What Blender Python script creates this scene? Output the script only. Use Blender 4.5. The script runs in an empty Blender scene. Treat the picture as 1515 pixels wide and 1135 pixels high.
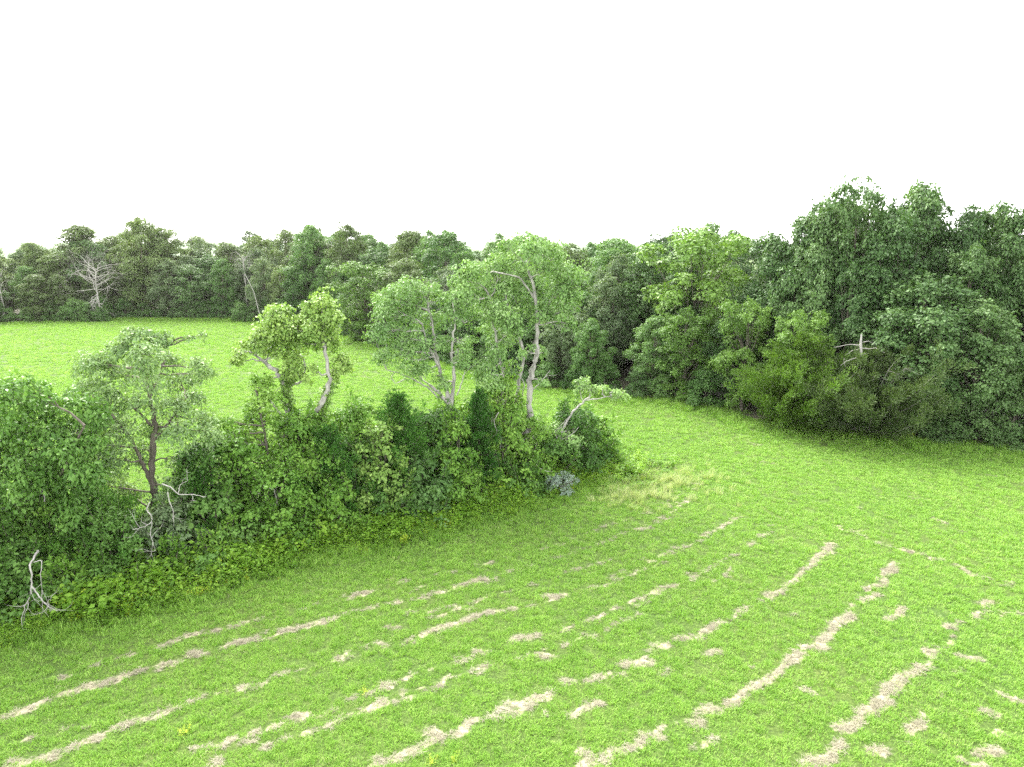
import bpy, math, random
import numpy as np
from mathutils import Vector

R = math.radians
scene = bpy.context.scene
COL = scene.collection

# ------------------------------------------------------------------ camera
CAM_H, PITCH, FPX, CX, CY = 12.0, R(11.5), 1010.0, 757.5, 567.5
cam_d = bpy.data.cameras.new('camera')
cam_d.sensor_width = 36.0
cam_d.lens = 36.0 * FPX / 1515.0
cam_d.clip_start, cam_d.clip_end = 0.1, 20000
cam = bpy.data.objects.new('camera', cam_d)
COL.objects.link(cam)
cam.location = (0, 0, CAM_H)
cam.rotation_euler = (math.pi / 2 - PITCH, 0, 0)
scene.camera = cam

# ------------------------------------------------------------------ light
SUN_AZ, SUN_EL = R(-27), R(48)          # azimuth from +Y towards +X
world = bpy.data.worlds.new('World')
scene.world = world
world.use_nodes = True
nt = world.node_tree
nt.nodes.clear()
sky = nt.nodes.new('ShaderNodeTexSky')
sky.sky_type = 'NISHITA'
sky.sun_disc = False
sky.sun_elevation = SUN_EL
sky.sun_rotation = SUN_AZ
sky.air_density, sky.dust_density, sky.ozone_density = 1.0, 1.5, 1.0
hsv = nt.nodes.new('ShaderNodeHueSaturation')
hsv.inputs['Saturation'].default_value = 0.06        # a closed, milky cloud layer
bg = nt.nodes.new('ShaderNodeBackground')
bg.inputs['Strength'].default_value = 0.15
out = nt.nodes.new('ShaderNodeOutputWorld')
nt.links.new(sky.outputs[0], hsv.inputs['Color'])
nt.links.new(hsv.outputs[0], bg.inputs['Color'])
nt.links.new(bg.outputs[0], out.inputs['Surface'])

sun_d = bpy.data.lights.new('sun', 'SUN')
sun_d.energy = 1.5
sun_d.angle = R(35)
sun_d.color = (1.0, 0.95, 0.86)
sun = bpy.data.objects.new('sun', sun_d)
COL.objects.link(sun)
sdir = Vector((math.sin(SUN_AZ) * math.cos(SUN_EL), math.cos(SUN_AZ) * math.cos(SUN_EL), math.sin(SUN_EL)))
sun.rotation_euler = (-sdir).to_track_quat('-Z', 'Y').to_euler()
sun.location = (-60, 60, 80)

vs = scene.view_settings
vs.view_transform, vs.look, vs.gamma, vs.use_curve_mapping = 'Standard', 'None', 1.0, False
vs.exposure = 3.02
cy = scene.cycles
cy.max_bounces, cy.diffuse_bounces, cy.glossy_bounces = 6, 4, 2
cy.transmission_bounces, cy.transparent_max_bounces, cy.volume_bounces = 4, 4, 0
cy.use_denoising = False
cy.sample_clamp_direct, cy.sample_clamp_indirect = 0.5, 0.17

# ------------------------------------------------------------------ helpers
rng = np.random.default_rng(7)
cp, sp = math.cos(PITCH), math.sin(PITCH)


def ray(u, v):
    x, y = (u - CX) / FPX, (CY - v) / FPX
    return np.array((x, cp + y * sp, -sp + y * cp))


def gnd(u, v):
    """point of the flat ground under a photo pixel"""
    d = ray(u, v)
    return d * (-CAM_H / d[2]) + np.array((0, 0, CAM_H))


def at(u, v, y):
    """point over a pixel on a thing that stands y metres out"""
    d = ray(u, v)
    return d * (y / d[1]) + np.array((0, 0, CAM_H))


def mpp(u, v, y):
    return y / ray(u, v)[1] / FPX


def u_of(x, y, z=0.0):
    dep = y * cp - (z - CAM_H) * sp
    return CX + FPX * x / dep


def unit(a):
    return a / np.maximum(np.linalg.norm(a, axis=-1, keepdims=True), 1e-9)


def new_mesh(name, verts, faces_flat, sizes, mat, attrs=None, smooth=False):
    me = bpy.data.meshes.new(name)
    verts = np.asarray(verts, np.float32)
    n, nl, nf = len(verts), len(faces_flat), len(sizes)
    me.vertices.add(n)
    me.vertices.foreach_set('co', verts.ravel())
    me.loops.add(nl)
    me.loops.foreach_set('vertex_index', np.asarray(faces_flat, np.int32))
    me.polygons.add(nf)
    starts = np.concatenate(([0], np.cumsum(sizes)[:-1])).astype(np.int32)
    me.polygons.foreach_set('loop_start', starts)
    if smooth:
        me.polygons.foreach_set('use_smooth', np.ones(nf, bool))
    me.update(calc_edges=True)
    for k, a in (attrs or {}).items():
        dom = 'FACE' if len(a) == nf else 'POINT'
        at_ = me.attributes.new(k, 'FLOAT', dom)
        at_.data.foreach_set('value', np.asarray(a, np.float32))
    if mat:
        me.materials.append(mat)
    return me


def obj(name, me, parent=None, loc=None):
    o = bpy.data.objects.new(name, me)
    COL.objects.link(o)
    if parent:
        o.parent = parent
    if loc is not None:
        o.location = loc
    return o


def empty(name, loc=(0, 0, 0), rz=0.0, sc=(1, 1, 1)):
    o = bpy.data.objects.new(name, None)
    COL.objects.link(o)
    o.location, o.rotation_euler, o.scale = loc, (0, 0, rz), sc
    o.empty_display_size = 0.3
    return o


def tag(o, label=None, cat=None, group=None, kind=None):
    for k, v in (('label', label), ('category', cat), ('group', group), ('kind', kind)):
        if v:
            o[k] = v
    return o


# ------------------------------------------------------------------ materials
def mat_new(name):
    m = bpy.data.materials.new(name)
    m.use_nodes = True
    m.node_tree.nodes.clear()
    return m, m.node_tree.nodes, m.node_tree.links


def ramp(N, stops):
    r = N.new('ShaderNodeValToRGB')
    el = r.color_ramp.elements
    while len(el) < len(stops):
        el.new(0.5)
    for e, (p, c) in zip(el, stops):
        e.position = p
        e.color = (*c, 1)
    return r


def leaf_mat(name, dark, mid, light, trans=0.35, rough=0.5, patch=0.6, spec=0.18):
    """leaf colours vary leaf by leaf, by patches and from plant to plant"""
    m, N, L = mat_new(name)
    a = N.new('ShaderNodeAttribute'); a.attribute_name = 'tint'
    geo = N.new('ShaderNodeNewGeometry')
    nz = N.new('ShaderNodeTexNoise'); nz.inputs['Scale'].default_value = patch; nz.inputs['Detail'].default_value = 2
    oi = N.new('ShaderNodeObjectInfo')
    L.new(geo.outputs['Position'], nz.inputs['Vector'])
    m1 = N.new('ShaderNodeMath'); m1.operation = 'MULTIPLY_ADD'
    m1.inputs[1].default_value = 0.75; m1.inputs[2].default_value = -0.20
    L.new(a.outputs['Fac'], m1.inputs[0])
    m2 = N.new('ShaderNodeMath'); m2.operation = 'MULTIPLY_ADD'; m2.inputs[1].default_value = 0.75
    L.new(nz.outputs['Fac'], m2.inputs[0]); L.new(m1.outputs[0], m2.inputs[2])
    m3 = N.new('ShaderNodeMath'); m3.operation = 'MULTIPLY_ADD'; m3.inputs[1].default_value = 0.42
    m3b = N.new('ShaderNodeMath'); m3b.operation = 'ADD'; m3b.inputs[1].default_value = -0.20
    L.new(oi.outputs['Random'], m3.inputs[0]); L.new(m2.outputs[0], m3b.inputs[0]); L.new(m3b.outputs[0], m3.inputs[2])
    r = ramp(N, [(0.0, dark), (0.5, mid), (1.0, light)])
    L.new(m3.outputs[0], r.inputs['Fac'])
    p = N.new('ShaderNodeBsdfPrincipled')
    p.inputs['Roughness'].default_value = rough
    p.inputs['Specular IOR Level'].default_value = spec
    L.new(r.outputs[0], p.inputs['Base Color'])
    t = N.new('ShaderNodeBsdfTranslucent')
    g = N.new('ShaderNodeMix'); g.data_type = 'RGBA'; g.blend_type = 'MULTIPLY'
    g.inputs[0].default_value = 1.0
    g.inputs[7].default_value = (1.25, 1.3, 0.6, 1)
    L.new(r.outputs[0], g.inputs[6]); L.new(g.outputs[2], t.inputs['Color'])
    mx = N.new('ShaderNodeMixShader'); mx.inputs[0].default_value = trans
    L.new(p.outputs[0], mx.inputs[1]); L.new(t.outputs[0], mx.inputs[2])
    o = N.new('ShaderNodeOutputMaterial'); L.new(mx.outputs[0], o.inputs['Surface'])
    return m


def bark_mat(name, c1, c2, scale=6.0):
    m, N, L = mat_new(name)
    tc = N.new('ShaderNodeTexCoord')
    mp = N.new('ShaderNodeMapping'); mp.inputs['Scale'].default_value = (1, 1, 0.25)
    L.new(tc.outputs['Object'], mp.inputs['Vector'])
    nz = N.new('ShaderNodeTexNoise'); nz.inputs['Scale'].default_value = scale; nz.inputs['Detail'].default_value = 6
    nz.inputs['Roughness'].default_value = 0.7
    L.new(mp.outputs[0], nz.inputs['Vector'])
    r = ramp(N, [(0.3, c1), (0.68, c2)])
    L.new(nz.outputs['Fac'], r.inputs['Fac'])
    b = N.new('ShaderNodeBump'); b.inputs['Strength'].default_value = 0.6; b.inputs['Distance'].default_value = 0.03
    L.new(nz.outputs['Fac'], b.inputs['Height'])
    p = N.new('ShaderNodeBsdfPrincipled'); p.inputs['Roughness'].default_value = 0.9
    p.inputs['Specular IOR Level'].default_value = 0.15
    L.new(r.outputs[0], p.inputs['Base Color']); L.new(b.outputs[0], p.inputs['Normal'])
    o = N.new('ShaderNodeOutputMaterial'); L.new(p.outputs[0], o.inputs['Surface'])
    return m


M = {}
M['oak'] = leaf_mat('oak_leaves', (0.027, 0.061, 0.018), (0.054, 0.113, 0.031), (0.116, 0.195, 0.064), .22, .45)
M['olive'] = leaf_mat('olive_leaves', (0.042, 0.068, 0.021), (0.080, 0.127, 0.038), (0.147, 0.206, 0.071), .25, .5)
M['lime'] = leaf_mat('lime_leaves', (0.050, 0.107, 0.019), (0.095, 0.181, 0.032), (0.158, 0.268, 0.055), .25, .5)
M['mid'] = leaf_mat('midgreen_leaves', (0.037, 0.087, 0.023), (0.071, 0.149, 0.037), (0.127, 0.224, 0.064), .28, .5)
M['grey'] = leaf_mat('greygreen_leaves', (.048, .082, .036), (.085, .135, .058), (.150, .210, .100), .28, .5)
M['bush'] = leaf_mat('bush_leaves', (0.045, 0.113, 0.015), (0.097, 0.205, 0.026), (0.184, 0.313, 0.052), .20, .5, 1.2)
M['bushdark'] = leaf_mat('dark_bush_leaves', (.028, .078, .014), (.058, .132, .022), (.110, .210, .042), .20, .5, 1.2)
M['greytree'] = leaf_mat('soft_green_leaves', (0.062, 0.119, 0.042), (0.123, 0.207, 0.070), (0.215, 0.314, 0.123), .22, .5, 1.0)
M['leafy'] = leaf_mat('drooping_leaves', (.030, .082, .014), (.064, .148, .024), (.120, .230, .044), .20, .45, 1.2)
M['ivy'] = leaf_mat('ivy_leaves', (0.069, 0.140, 0.025), (0.134, 0.235, 0.045), (0.246, 0.358, 0.087), .20, .45, 1.5)
M['airy'] = leaf_mat('airy_leaves', (0.080, 0.159, 0.047), (0.149, 0.259, 0.077), (0.262, 0.393, 0.138), .20, .5, 1.0)
M['cedar'] = leaf_mat('cedar_foliage', (0.020, 0.073, 0.015), (0.048, 0.131, 0.020), (0.100, 0.219, 0.033), .2, .6, 1.0)
M['cedary'] = leaf_mat('yellow_cedar_foliage', (0.038, 0.086, 0.012), (0.081, 0.154, 0.019), (0.147, 0.233, 0.033), .22, .6, 1.0)
M['cedarb'] = leaf_mat('brown_cedar_foliage', (.026, .050, .016), (.052, .088, .024), (.095, .135, .040), .2, .6, 1.0)
M['silver'] = leaf_mat('silver_leaves', (0.108, 0.158, 0.122), (0.166, 0.223, 0.180), (0.238, 0.295, 0.245), .25, .5, 2.0)
M['weed'] = leaf_mat('weed_leaves', (.058, .135, .012), (.125, .250, .024), (.230, .370, .045), .38, .5, .8)
M['yweed'] = leaf_mat('yellow_weed_leaves', (.140, .220, .016), (.250, .350, .024), (.420, .460, .040), .38, .5, .8)
M['grass'] = leaf_mat('grass_blades', (0.069, 0.161, 0.019), (0.149, 0.293, 0.037), (0.271, 0.423, 0.088), .32, .5, 10.0)
M['straw'] = leaf_mat('dry_straw', (0.127, 0.117, 0.079), (0.211, 0.195, 0.137), (0.303, 0.285, 0.209), .2, .7, 2.0)
M['drygrass'] = leaf_mat('dry_grass_blades', (0.144, 0.233, 0.054), (0.270, 0.344, 0.117), (0.432, 0.446, 0.243), .3, .7, 1.0)
M['bark'] = bark_mat('grey_brown_bark', (.05, .042, .034), (.16, .14, .115))
M['pale'] = bark_mat('pale_grey_bark', (.125, .12, .11), (.42, .40, .365), 5)
M['dead'] = bark_mat('bleached_dead_wood', (.17, .16, .148), (.42, .40, .375), 9)
M['twig'] = bark_mat('grey_dead_twigs', (.17, .16, .145), (.36, .34, .32), 9)


# ------------------------------------------------------------------ geometry kits
class Tubes:
    def __init__(s):
        s.v, s.f, s.n = [], [], 0

    def add(s, pts, rad, k=6):
        pts = np.asarray(pts, float); n = len(pts)
        rad = np.broadcast_to(np.asarray(rad, float), (n,)) if np.ndim(rad) == 0 or len(rad) == n else np.linspace(rad[0], rad[-1], n)
        t = unit(np.gradient(pts, axis=0))
        ref = np.array((0.31, 0.17, 1.0)); ref = ref if abs(unit(ref) @ t.mean(0)) < .9 else np.array((1.0, .2, .1))
        a = unit(np.cross(t, ref)); b = np.cross(t, a)
        ang = np.linspace(0, 2 * np.pi, k, endpoint=False)
        ring = a[:, None] * np.cos(ang)[None, :, None] + b[:, None] * np.sin(ang)[None, :, None]
        s.v.append((pts[:, None] + ring * rad[:, None, None]).reshape(-1, 3))
        i = np.arange(n - 1)[:, None] * k; j = np.arange(k)[None]; j2 = (j + 1) % k
        q = np.stack((i + j, i + j2, i + k + j2, i + k + j), -1).reshape(-1, 4) + s.n
        s.f.append(q)
        s.n += n * k

    def mesh(s, name, mat):
        v = np.concatenate(s.v); f = np.concatenate(s.f)
        return new_mesh(name, v, f.ravel(), np.full(len(f), 4), mat, smooth=True)


def smooth_path(pts, n=8, wob=0.0, r=rng):
    pts = np.asarray(pts, float)
    d = np.concatenate(([0], np.cumsum(np.linalg.norm(np.diff(pts, axis=0), axis=1))))
    t = np.linspace(0, d[-1], n)
    if len(pts) > 2:                    # Catmull-like: resample then relax
        t2 = np.linspace(0, d[-1], n * 2)
        p = np.stack([np.interp(t2, d, pts[:, i]) for i in range(3)], 1)
        for _ in range(2):
            p[1:-1] = p[1:-1] * .5 + (p[:-2] + p[2:]) * .25
        p = p[np.linspace(0, len(p) - 1, n).astype(int)]
    else:
        p = np.stack([np.interp(t, d, pts[:, i]) for i in range(3)], 1)
    if wob:
        w = r.normal(0, wob, (n, 3)); w[0] = 0; w[-1] = 0
        p = p + w
    return p


def grow(tb, p, d, length, rad, depth, r, crook=.35, splits=2, k=5, up=.05):
    """crooked forking bare branch"""
    n = 5 if depth > 1 else 4
    pts = [np.array(p, float)]
    d = unit(np.array(d, float))
    for i in range(n):
        d = unit(d + r.normal(0, crook, 3) * .6 + np.array((0, 0, up)))
        pts.append(pts[-1] + d * length / n)
    end = rad * (.5 if depth > 0 else .25)
    tb.add(pts, np.linspace(rad, end, n + 1), k)
    if depth > 0:
        for s in range(splits + (r.random() < .4)):
            i = n if s == 0 else r.integers(2, n + 1)
            nd = unit(d + r.normal(0, .65, 3))
            grow(tb, pts[i], nd, length * r.uniform(.55, .85), max(end * r.uniform(.6, .95), .006), depth - 1, r, crook, splits, max(3, k - 1), up)


class Leaves:
    def __init__(s):
        s.P, s.D, s.N, s.L, s.W, s.T = [], [], [], [], [], []

    def add(s, P, D, N, L, W, T=None):
        s.T.append(np.full(len(P), .5) if T is None else T)
        s.P.append(P); s.D.append(D); s.N.append(N); s.L.append(L); s.W.append(W)

    def lobe(s, c, rad, leaf, cover, r, out=None, squash=.85, ratio=.6, droop=.35, bias=.35, spray=.36):
        """a foliage clump: leafy sprays over a ball, thicker on its outer and upper side"""
        c = np.asarray(c, float)
        rad = np.asarray(rad, float) * (np.array((1, 1, squash)) if np.ndim(rad) == 0 else 1)
        rad = rad * r.uniform(.72, 1.28, 3)
        rm = rad.mean()
        cover = cover * r.uniform(.6, 1.25)
        nl = int(4 * np.pi * rm * rm * cover / (leaf * leaf * ratio * .5))
        per = 14
        ns = max(4, nl // per)
        d = unit(r.normal(0, 1, (ns * 2, 3)))
        o = np.array((0, 0, .55)) + (0 if out is None else .75 * np.asarray(out))
        w = bias + np.clip(d @ o, 0, None) + .3
        d = d[np.argsort(-w * r.random(ns * 2) ** .5)[:ns]]
        rr = r.uniform(.40, 1.08, (ns, 1)) ** .7
        shoot = r.random((ns, 1)) < .16
        rr = np.where(shoot, r.uniform(1.05, 1.42, (ns, 1)), rr)
        sc = c + d * rr * rad * (1 + r.normal(0, .10, (ns, 1)))
        sn = unit(d * .8 + np.array((0, 0, .75)) + r.normal(0, .25, (ns, 3)))
        # leaves of each spray
        tx = unit(np.cross(sn, r.normal(0, 1, (ns, 3)))); ty = np.cross(sn, tx)
        ang = r.uniform(0, 2 * np.pi, (ns, per)); q = np.sqrt(r.random((ns, per)))
        srad = spray * max(.3, min(rm, 1.2)) * r.uniform(.6, 1.3, (ns, 1)) * np.where(shoot, .7, 1)
        ux = tx[:, None] * np.cos(ang)[..., None] + ty[:, None] * np.sin(ang)[..., None]
        P = sc[:, None] + ux * (q * srad)[..., None] + sn[:, None] * (-droop * (q * q) * srad + r.normal(0, .05, q.shape) * srad)[..., None]
        D = unit(ux * .9 + r.normal(0, .45, P.shape) + np.array((0, 0, -droop)))
        N = unit(sn[:, None] + r.normal(0, .38, P.shape))
        n = ns * per
        L = leaf * r.uniform(.5, 1.35, n)
        s.add(P.reshape(-1, 3), D.reshape(-1, 3), N.reshape(-1, 3), L, L * ratio * r.uniform(.8, 1.2, n), np.full(n, r.random()) * .6 + np.repeat(r.random(ns), per) * .4)

    def plume(s, path, width, leaf, n, r, ratio=.28, up=.5):
        """feathery cedar branch"""
        path = np.asarray(path)
        t = r.random(n) ** .8
        i = t * (len(path) - 1); k = np.minimum(i.astype(int), len(path) - 2); f = (i - k)[:, None]
        p = path[k] * (1 - f) + path[k + 1] * f
        ax = unit(path[k + 1] - path[k])
        side = unit(np.cross(ax, r.normal(0, 1, (n, 3))))
        wr = width * (1.05 - .75 * t) * r.random(n) ** .6
        P = p + side * wr[:, None]
        D = unit(ax * .7 + side * .8 + np.array((0, 0, up)) + r.normal(0, .3, (n, 3)))
        N = unit(r.normal(0, 1, (n, 3)) + side * .6 + np.array((0, 0, .5)))
        L = leaf * r.uniform(.6, 1.3, n)
        s.add(P, D, N, L, L * ratio)

    def mesh(s, name, mat, r):
        P = np.concatenate(s.P); D = np.concatenate(s.D); N = np.concatenate(s.N)
        L = np.concatenate(s.L)[:, None]; W = np.concatenate(s.W)[:, None]
        keep = P[:, 2] > .03
        T = np.concatenate(s.T)[keep]
        P, D, N, L, W = P[keep], D[keep], N[keep], L[keep], W[keep]
        B = unit(np.cross(D, N)); N2 = np.cross(B, D)
        n = len(P)
        tip = P + D * L - N2 * L * .12
        m1 = P + D * L * .48 + B * W * .5 + N2 * W * .12
        m2 = P + D * L * .48 - B * W * .5 + N2 * W * .12
        v = np.stack((P, m1, tip, m2), 1).reshape(-1, 3)
        b = np.arange(n)[:, None] * 4
        f = np.concatenate((b + np.array([[0, 1, 2]]), b + np.array([[0, 2, 3]])), 1).ravel()
        tint = np.repeat(r.random(n) * .55 + T * .45, 2)
        return new_mesh(name, v, f, np.full(2 * n, 3), mat, {'tint': tint})


TRI = 0


def broad_meshes(name, r, H, Rad, base, nl, leaf, mat, bark='bark', cover=.95, trunk_r=.2, top=1.0, lob=(.24, .36), core=.15, shape='round', lean=0.0, twigs=0, shoots=0):
    """trunk+limbs mesh and crown mesh of a broadleaf tree or bush about its base"""
    lv, tb = Leaves(), Tubes()
    cz = base + (H - base) * .5
    ax = np.array((r.normal(0, lean), r.normal(0, lean), 0))
    tp = [(0, 0, -.25), (0, 0, 0), (r.normal(0, .04) * H * .3, r.normal(0, .04) * H * .3, H * .3), (*(ax[:2] * H * .5 + r.normal(0, .15, 2)), H * .62), (*(ax[:2] * H), H * .9)]
    tp = smooth_path(tp, 9, .03 * trunk_r * 5, r)
    tb.add(tp, np.linspace(trunk_r * 1.15, trunk_r * .2, 9), 7)
    cs = []
    for i in range(nl):
        best = None
        for _ in range(14):
            t = r.random() ** .8 if i > 5 else .86 + .14 * r.random()
            h = base + (H - base) * t
            if shape == 'round':
                pr = (math.sin(math.pi * min(1, t * .80 + .17)) ** .6)
            elif shape == 'oval':
                pr = (math.sin(math.pi * (t * .85 + .10)) ** .8)
            elif shape == 'vase':
                pr = .45 + .55 * math.sin(math.pi * min(1, t * .62 + .10))
            else:                                       # dome: wide at the ground
                pr = math.sqrt(max(.04, 1 - t * t * .92))
            a = r.uniform(0, 2 * math.pi)
            rr = Rad * pr * (.80 + .12 * r.normal()) if r.random() > core else Rad * pr * r.uniform(.1, .5)
            lr = Rad * r.uniform(*lob) * (1 - .10 * t)
            rr = max(0, rr - lr * .55)
            c = np.array((math.cos(a) * rr, math.sin(a) * rr, min(h, H - lr * .7))) + ax * h
            dd = min([np.linalg.norm(c - q[0]) / (q[1] + lr) for q in cs] or [9])
            if best is None or dd > best[0]:
                best = (dd, c, lr)
            if dd > .8:
                break
        cs.append((best[1], best[2]))
    for c, lr in cs:
        c[2] = max(c[2], lr * .55)
        out = unit(np.array((c[0], c[1], (c[2] - cz) * .6)) + 1e-6)
        lv.lobe(c, lr, leaf, cover, r, out, squash=r.uniform(.7, .95))
        k = int(np.clip((c[2] * .62) / (H * .9) * 8, 0, 7))
        mid = tp[k] * .4 + c * .6 + np.array((0, 0, -.08 * np.linalg.norm(c - tp[k])))
        pth = smooth_path([tp[k], mid, c], 6, .04 * lr, r)
        tb.add(pth, np.linspace(max(.018, trunk_r * .36 * (1 - k / 11)), .012, 6), 5)
        for _ in range(twigs):
            d = unit(out + r.normal(0, .6, 3))
            tb.add(smooth_path([pth[4], c + d * lr * .5, c + d * lr * 1.02], 4, .03, r), np.linspace(.014, .005, 4), 3)
    for _ in range(shoots):                                  # leafy shoots sticking out of the top and sides
        c, lr = cs[r.integers(len(cs))]
        d = unit(np.array((c[0], c[1], 0)) * .35 / max(Rad, .3) + r.normal(0, .3, 3) + (0, 0, 1.0))
        e_ = c + d * (lr + r.uniform(.25, .9))
        pth = smooth_path([c, (c + e_) / 2 + r.normal(0, .05, 3), e_], 5)
        tb.add(pth, np.linspace(.012, .004, 5), 3)
        lv.plume(pth[1:], .16, leaf * .95, 42, r, .5, .1)
    global TRI
    cm = lv.mesh(name + '_crown', M[mat], r)
    tm = tb.mesh(name + '_trunk', M[bark])
    TRI += len(cm.polygons) + 2 * len(tm.polygons)
    return tm, cm


def cedar_meshes(name, r, H, Rad, mat, leaf=.16, dens=1.0, n=120, bark='bark', bare=0.0):
    lv, tb = Leaves(), Tubes()
    tp = smooth_path([(0, 0, -.2), (0, 0, .3), (r.normal(0, .05), r.normal(0, .05), H * .5), (0, 0, H * .97)], 8, .02, r)
    tb.add(tp, np.linspace(.03 + H * .018, .015, 8), 6)
    for i in range(n):
        t = (i + r.random()) / n
        h = .15 + (H - .3) * t
        pr = (1 - t) ** .76 * (.72 + .28 * min(1, t * 4)) + .03
        ln = Rad * pr * r.uniform(.5, 1.2) * (1.25 if r.random() < .12 else 1)
        a = i * 2.39996 + r.normal(0, .3)
        d = np.array((math.cos(a), math.sin(a), 0))
        p0 = np.array((np.interp(h, tp[:, 2], tp[:, 0]), np.interp(h, tp[:, 2], tp[:, 1]), h))
        p1 = p0 + d * ln * .55 + np.array((0, 0, ln * .12))
        p2 = p0 + d * ln + np.array((0, 0, ln * r.uniform(.25, .65) + .25 * t))
        path = smooth_path([p0, p1, p2], 6, .02, r)
        tb.add(path, np.linspace(.02 + .008 * ln, .006, 6), 4)
        if r.random() < bare:
            for _ in range(5):
                k = r.integers(2, 6); e = path[k] + unit(d * .5 + r.normal(0, .6, 3)) * ln * r.uniform(.2, .4)
                tb.add(smooth_path([path[k], (path[k] + e) / 2 + r.normal(0, .05, 3), e], 4), np.linspace(.012, .005, 4), 3)
            continue
        w = .16 + .18 * ln
        lv.plume(path[1:], w, leaf, int(dens * 95 * (ln + .5)), r)
        for _ in range(2 + int(ln * 1.6)):
            k = r.integers(2, 6)
            e = path[k] + unit(d * .7 + r.normal(0, .55, 3) + np.array((0, 0, .45))) * (.25 + .28 * ln) * r.uniform(.6, 1.3)
            lv.plume(np.array((path[k], (path[k] + e) / 2, e)), w * .5, leaf, int(dens * 42 * (ln * .5 + .5)), r)
    global TRI
    cm = lv.mesh(name + '_foliage', M[mat], r)
    tm = tb.mesh(name + '_trunk', M[bark])
    TRI += len(cm.polygons) + 2 * len(tm.polygons)
    return tm, cm


# ------------------------------------------------------------------ ground
# bare straw rows left by the rake, read as segments (pixels of the photograph) and laid on the ground
def seg_list(ox, oy, s, rows):
    o = []
    for row in rows:
        pts = [(ox + row[i] / s, oy + row[i + 1] / s) for i in range(1, len(row), 2)]
        o.append((row[0], pts))
    return o


SEGS = []
SEGS += seg_list(900, 700, 2.463, [          # lower right
    (.42, 715, 350, 745, 340, 775, 305, 812, 258), (.20, 600, 440, 660, 395, 720, 350), (.34, 580, 445, 622, 436),
    (.26, 475, 510, 512, 490), (.10, 512, 490, 580, 450), (.42, 352, 575, 410, 545), (.20, 265, 600, 345, 600),
    (.16, 110, 655, 165, 645, 240, 640), (.14, 205, 610, 240, 640), (.26, 40, 700, 155, 685), (.20, 0, 730, 40, 728),
    (.32, 370, 655, 420, 658), (.18, 185, 740, 215, 725), (.10, 495, 700, 545, 712),
    (.26, 1015, 385, 1035, 325), (.34, 945, 430, 1000, 415, 1018, 390), (.20, 900, 485, 950, 465, 985, 440),
    (.42, 815, 560, 880, 520), (.26, 745, 630, 800, 590, 830, 560), (.30, 715, 632, 785, 635),
    (.55, 630, 720, 700, 660), (.48, 505, 790, 570, 765, 640, 712), (.45, 410, 850, 480, 815), (.42, 345, 860, 395, 875),
    (.40, 290, 900, 335, 920), (.34, 130, 955, 190, 965), (.40, 15, 1015, 60, 1000, 120, 990), (.16, 310, 1005, 370, 1000, 410, 975),
    (.26, 1025, 530, 1085, 490), (.16, 1010, 540, 1030, 520), (.55, 1065, 765, 1150, 700), (.5, 970, 840, 1035, 800, 1080, 770),
    (.5, 880, 910, 950, 870, 1010, 835), (.45, 830, 935, 890, 925), (.34, 820, 1000, 850, 985), (.5, 725, 1055, 775, 1030, 830, 1005),
    (.34, 975, 1015, 1000, 1030), (.2, 900, 1060, 915, 1070), (.26, 1145, 655, 1200, 650), (.14, 1140, 860, 1170, 845), (.3, 1070, 925, 1120, 890),
    (.42, 1300, 665, 1365, 680), (.24, 1230, 565, 1280, 560), (.22, 1295, 520, 1345, 505), (.26, 1355, 480, 1410, 475),
    (.14, 1430, 545, 1500, 500), (.3, 1440, 815, 1510, 840), (.24, 1375, 875, 1420, 885), (.34, 1340, 1015, 1410, 1010), (.42, 1290, 1050, 1365, 1060),
    (.22, 1400, 945, 1440, 955), (.22, 1310, 360, 1385, 380), (.26, 1165, 308, 1205, 312), (.22, 1060, 270, 1110, 285), (.08, 1110, 285, 1165, 305),
    (.20, 835, 190, 860, 205), (.20, 885, 212, 920, 215), (.18, 1170, 160, 1220, 180), (.16, 1245, 200, 1320, 220), (.12, 1440, 410, 1470, 415),
    (.14, 905, 125, 940, 135), (.12, 1090, 90, 1110, 100), (.10, 1340, 5, 1420, 10),
    (.18, 435, 185, 480, 160), (.18, 345, 225, 385, 205, 430, 190), (.22, 240, 272, 280, 266), (.24, 185, 298, 230, 293), (.16, 130, 322, 155, 322),
    (.2, 580, 195, 620, 190), (.18, 545, 235, 575, 222), (.2, 510, 265, 535, 255), (.12, 440, 305, 470, 290), (.16, 430, 385, 455, 350), (.14, 365, 385, 380, 395),
    (.16, 5, 495, 60, 485, 140, 455, 200, 425, 260, 400), (.16, 300, 372, 330, 368), (.18, 100, 208, 150, 205), (.12, 55, 225, 80, 222), (.10, 190, 175, 240, 160),
    (.12, 0, 385, 60, 355), (.12, 0, 250, 30, 235), (.10, 630, 515, 700, 520), (.24, 720, 790, 755, 820), (.12, 560, 860, 575, 862),
])
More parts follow.
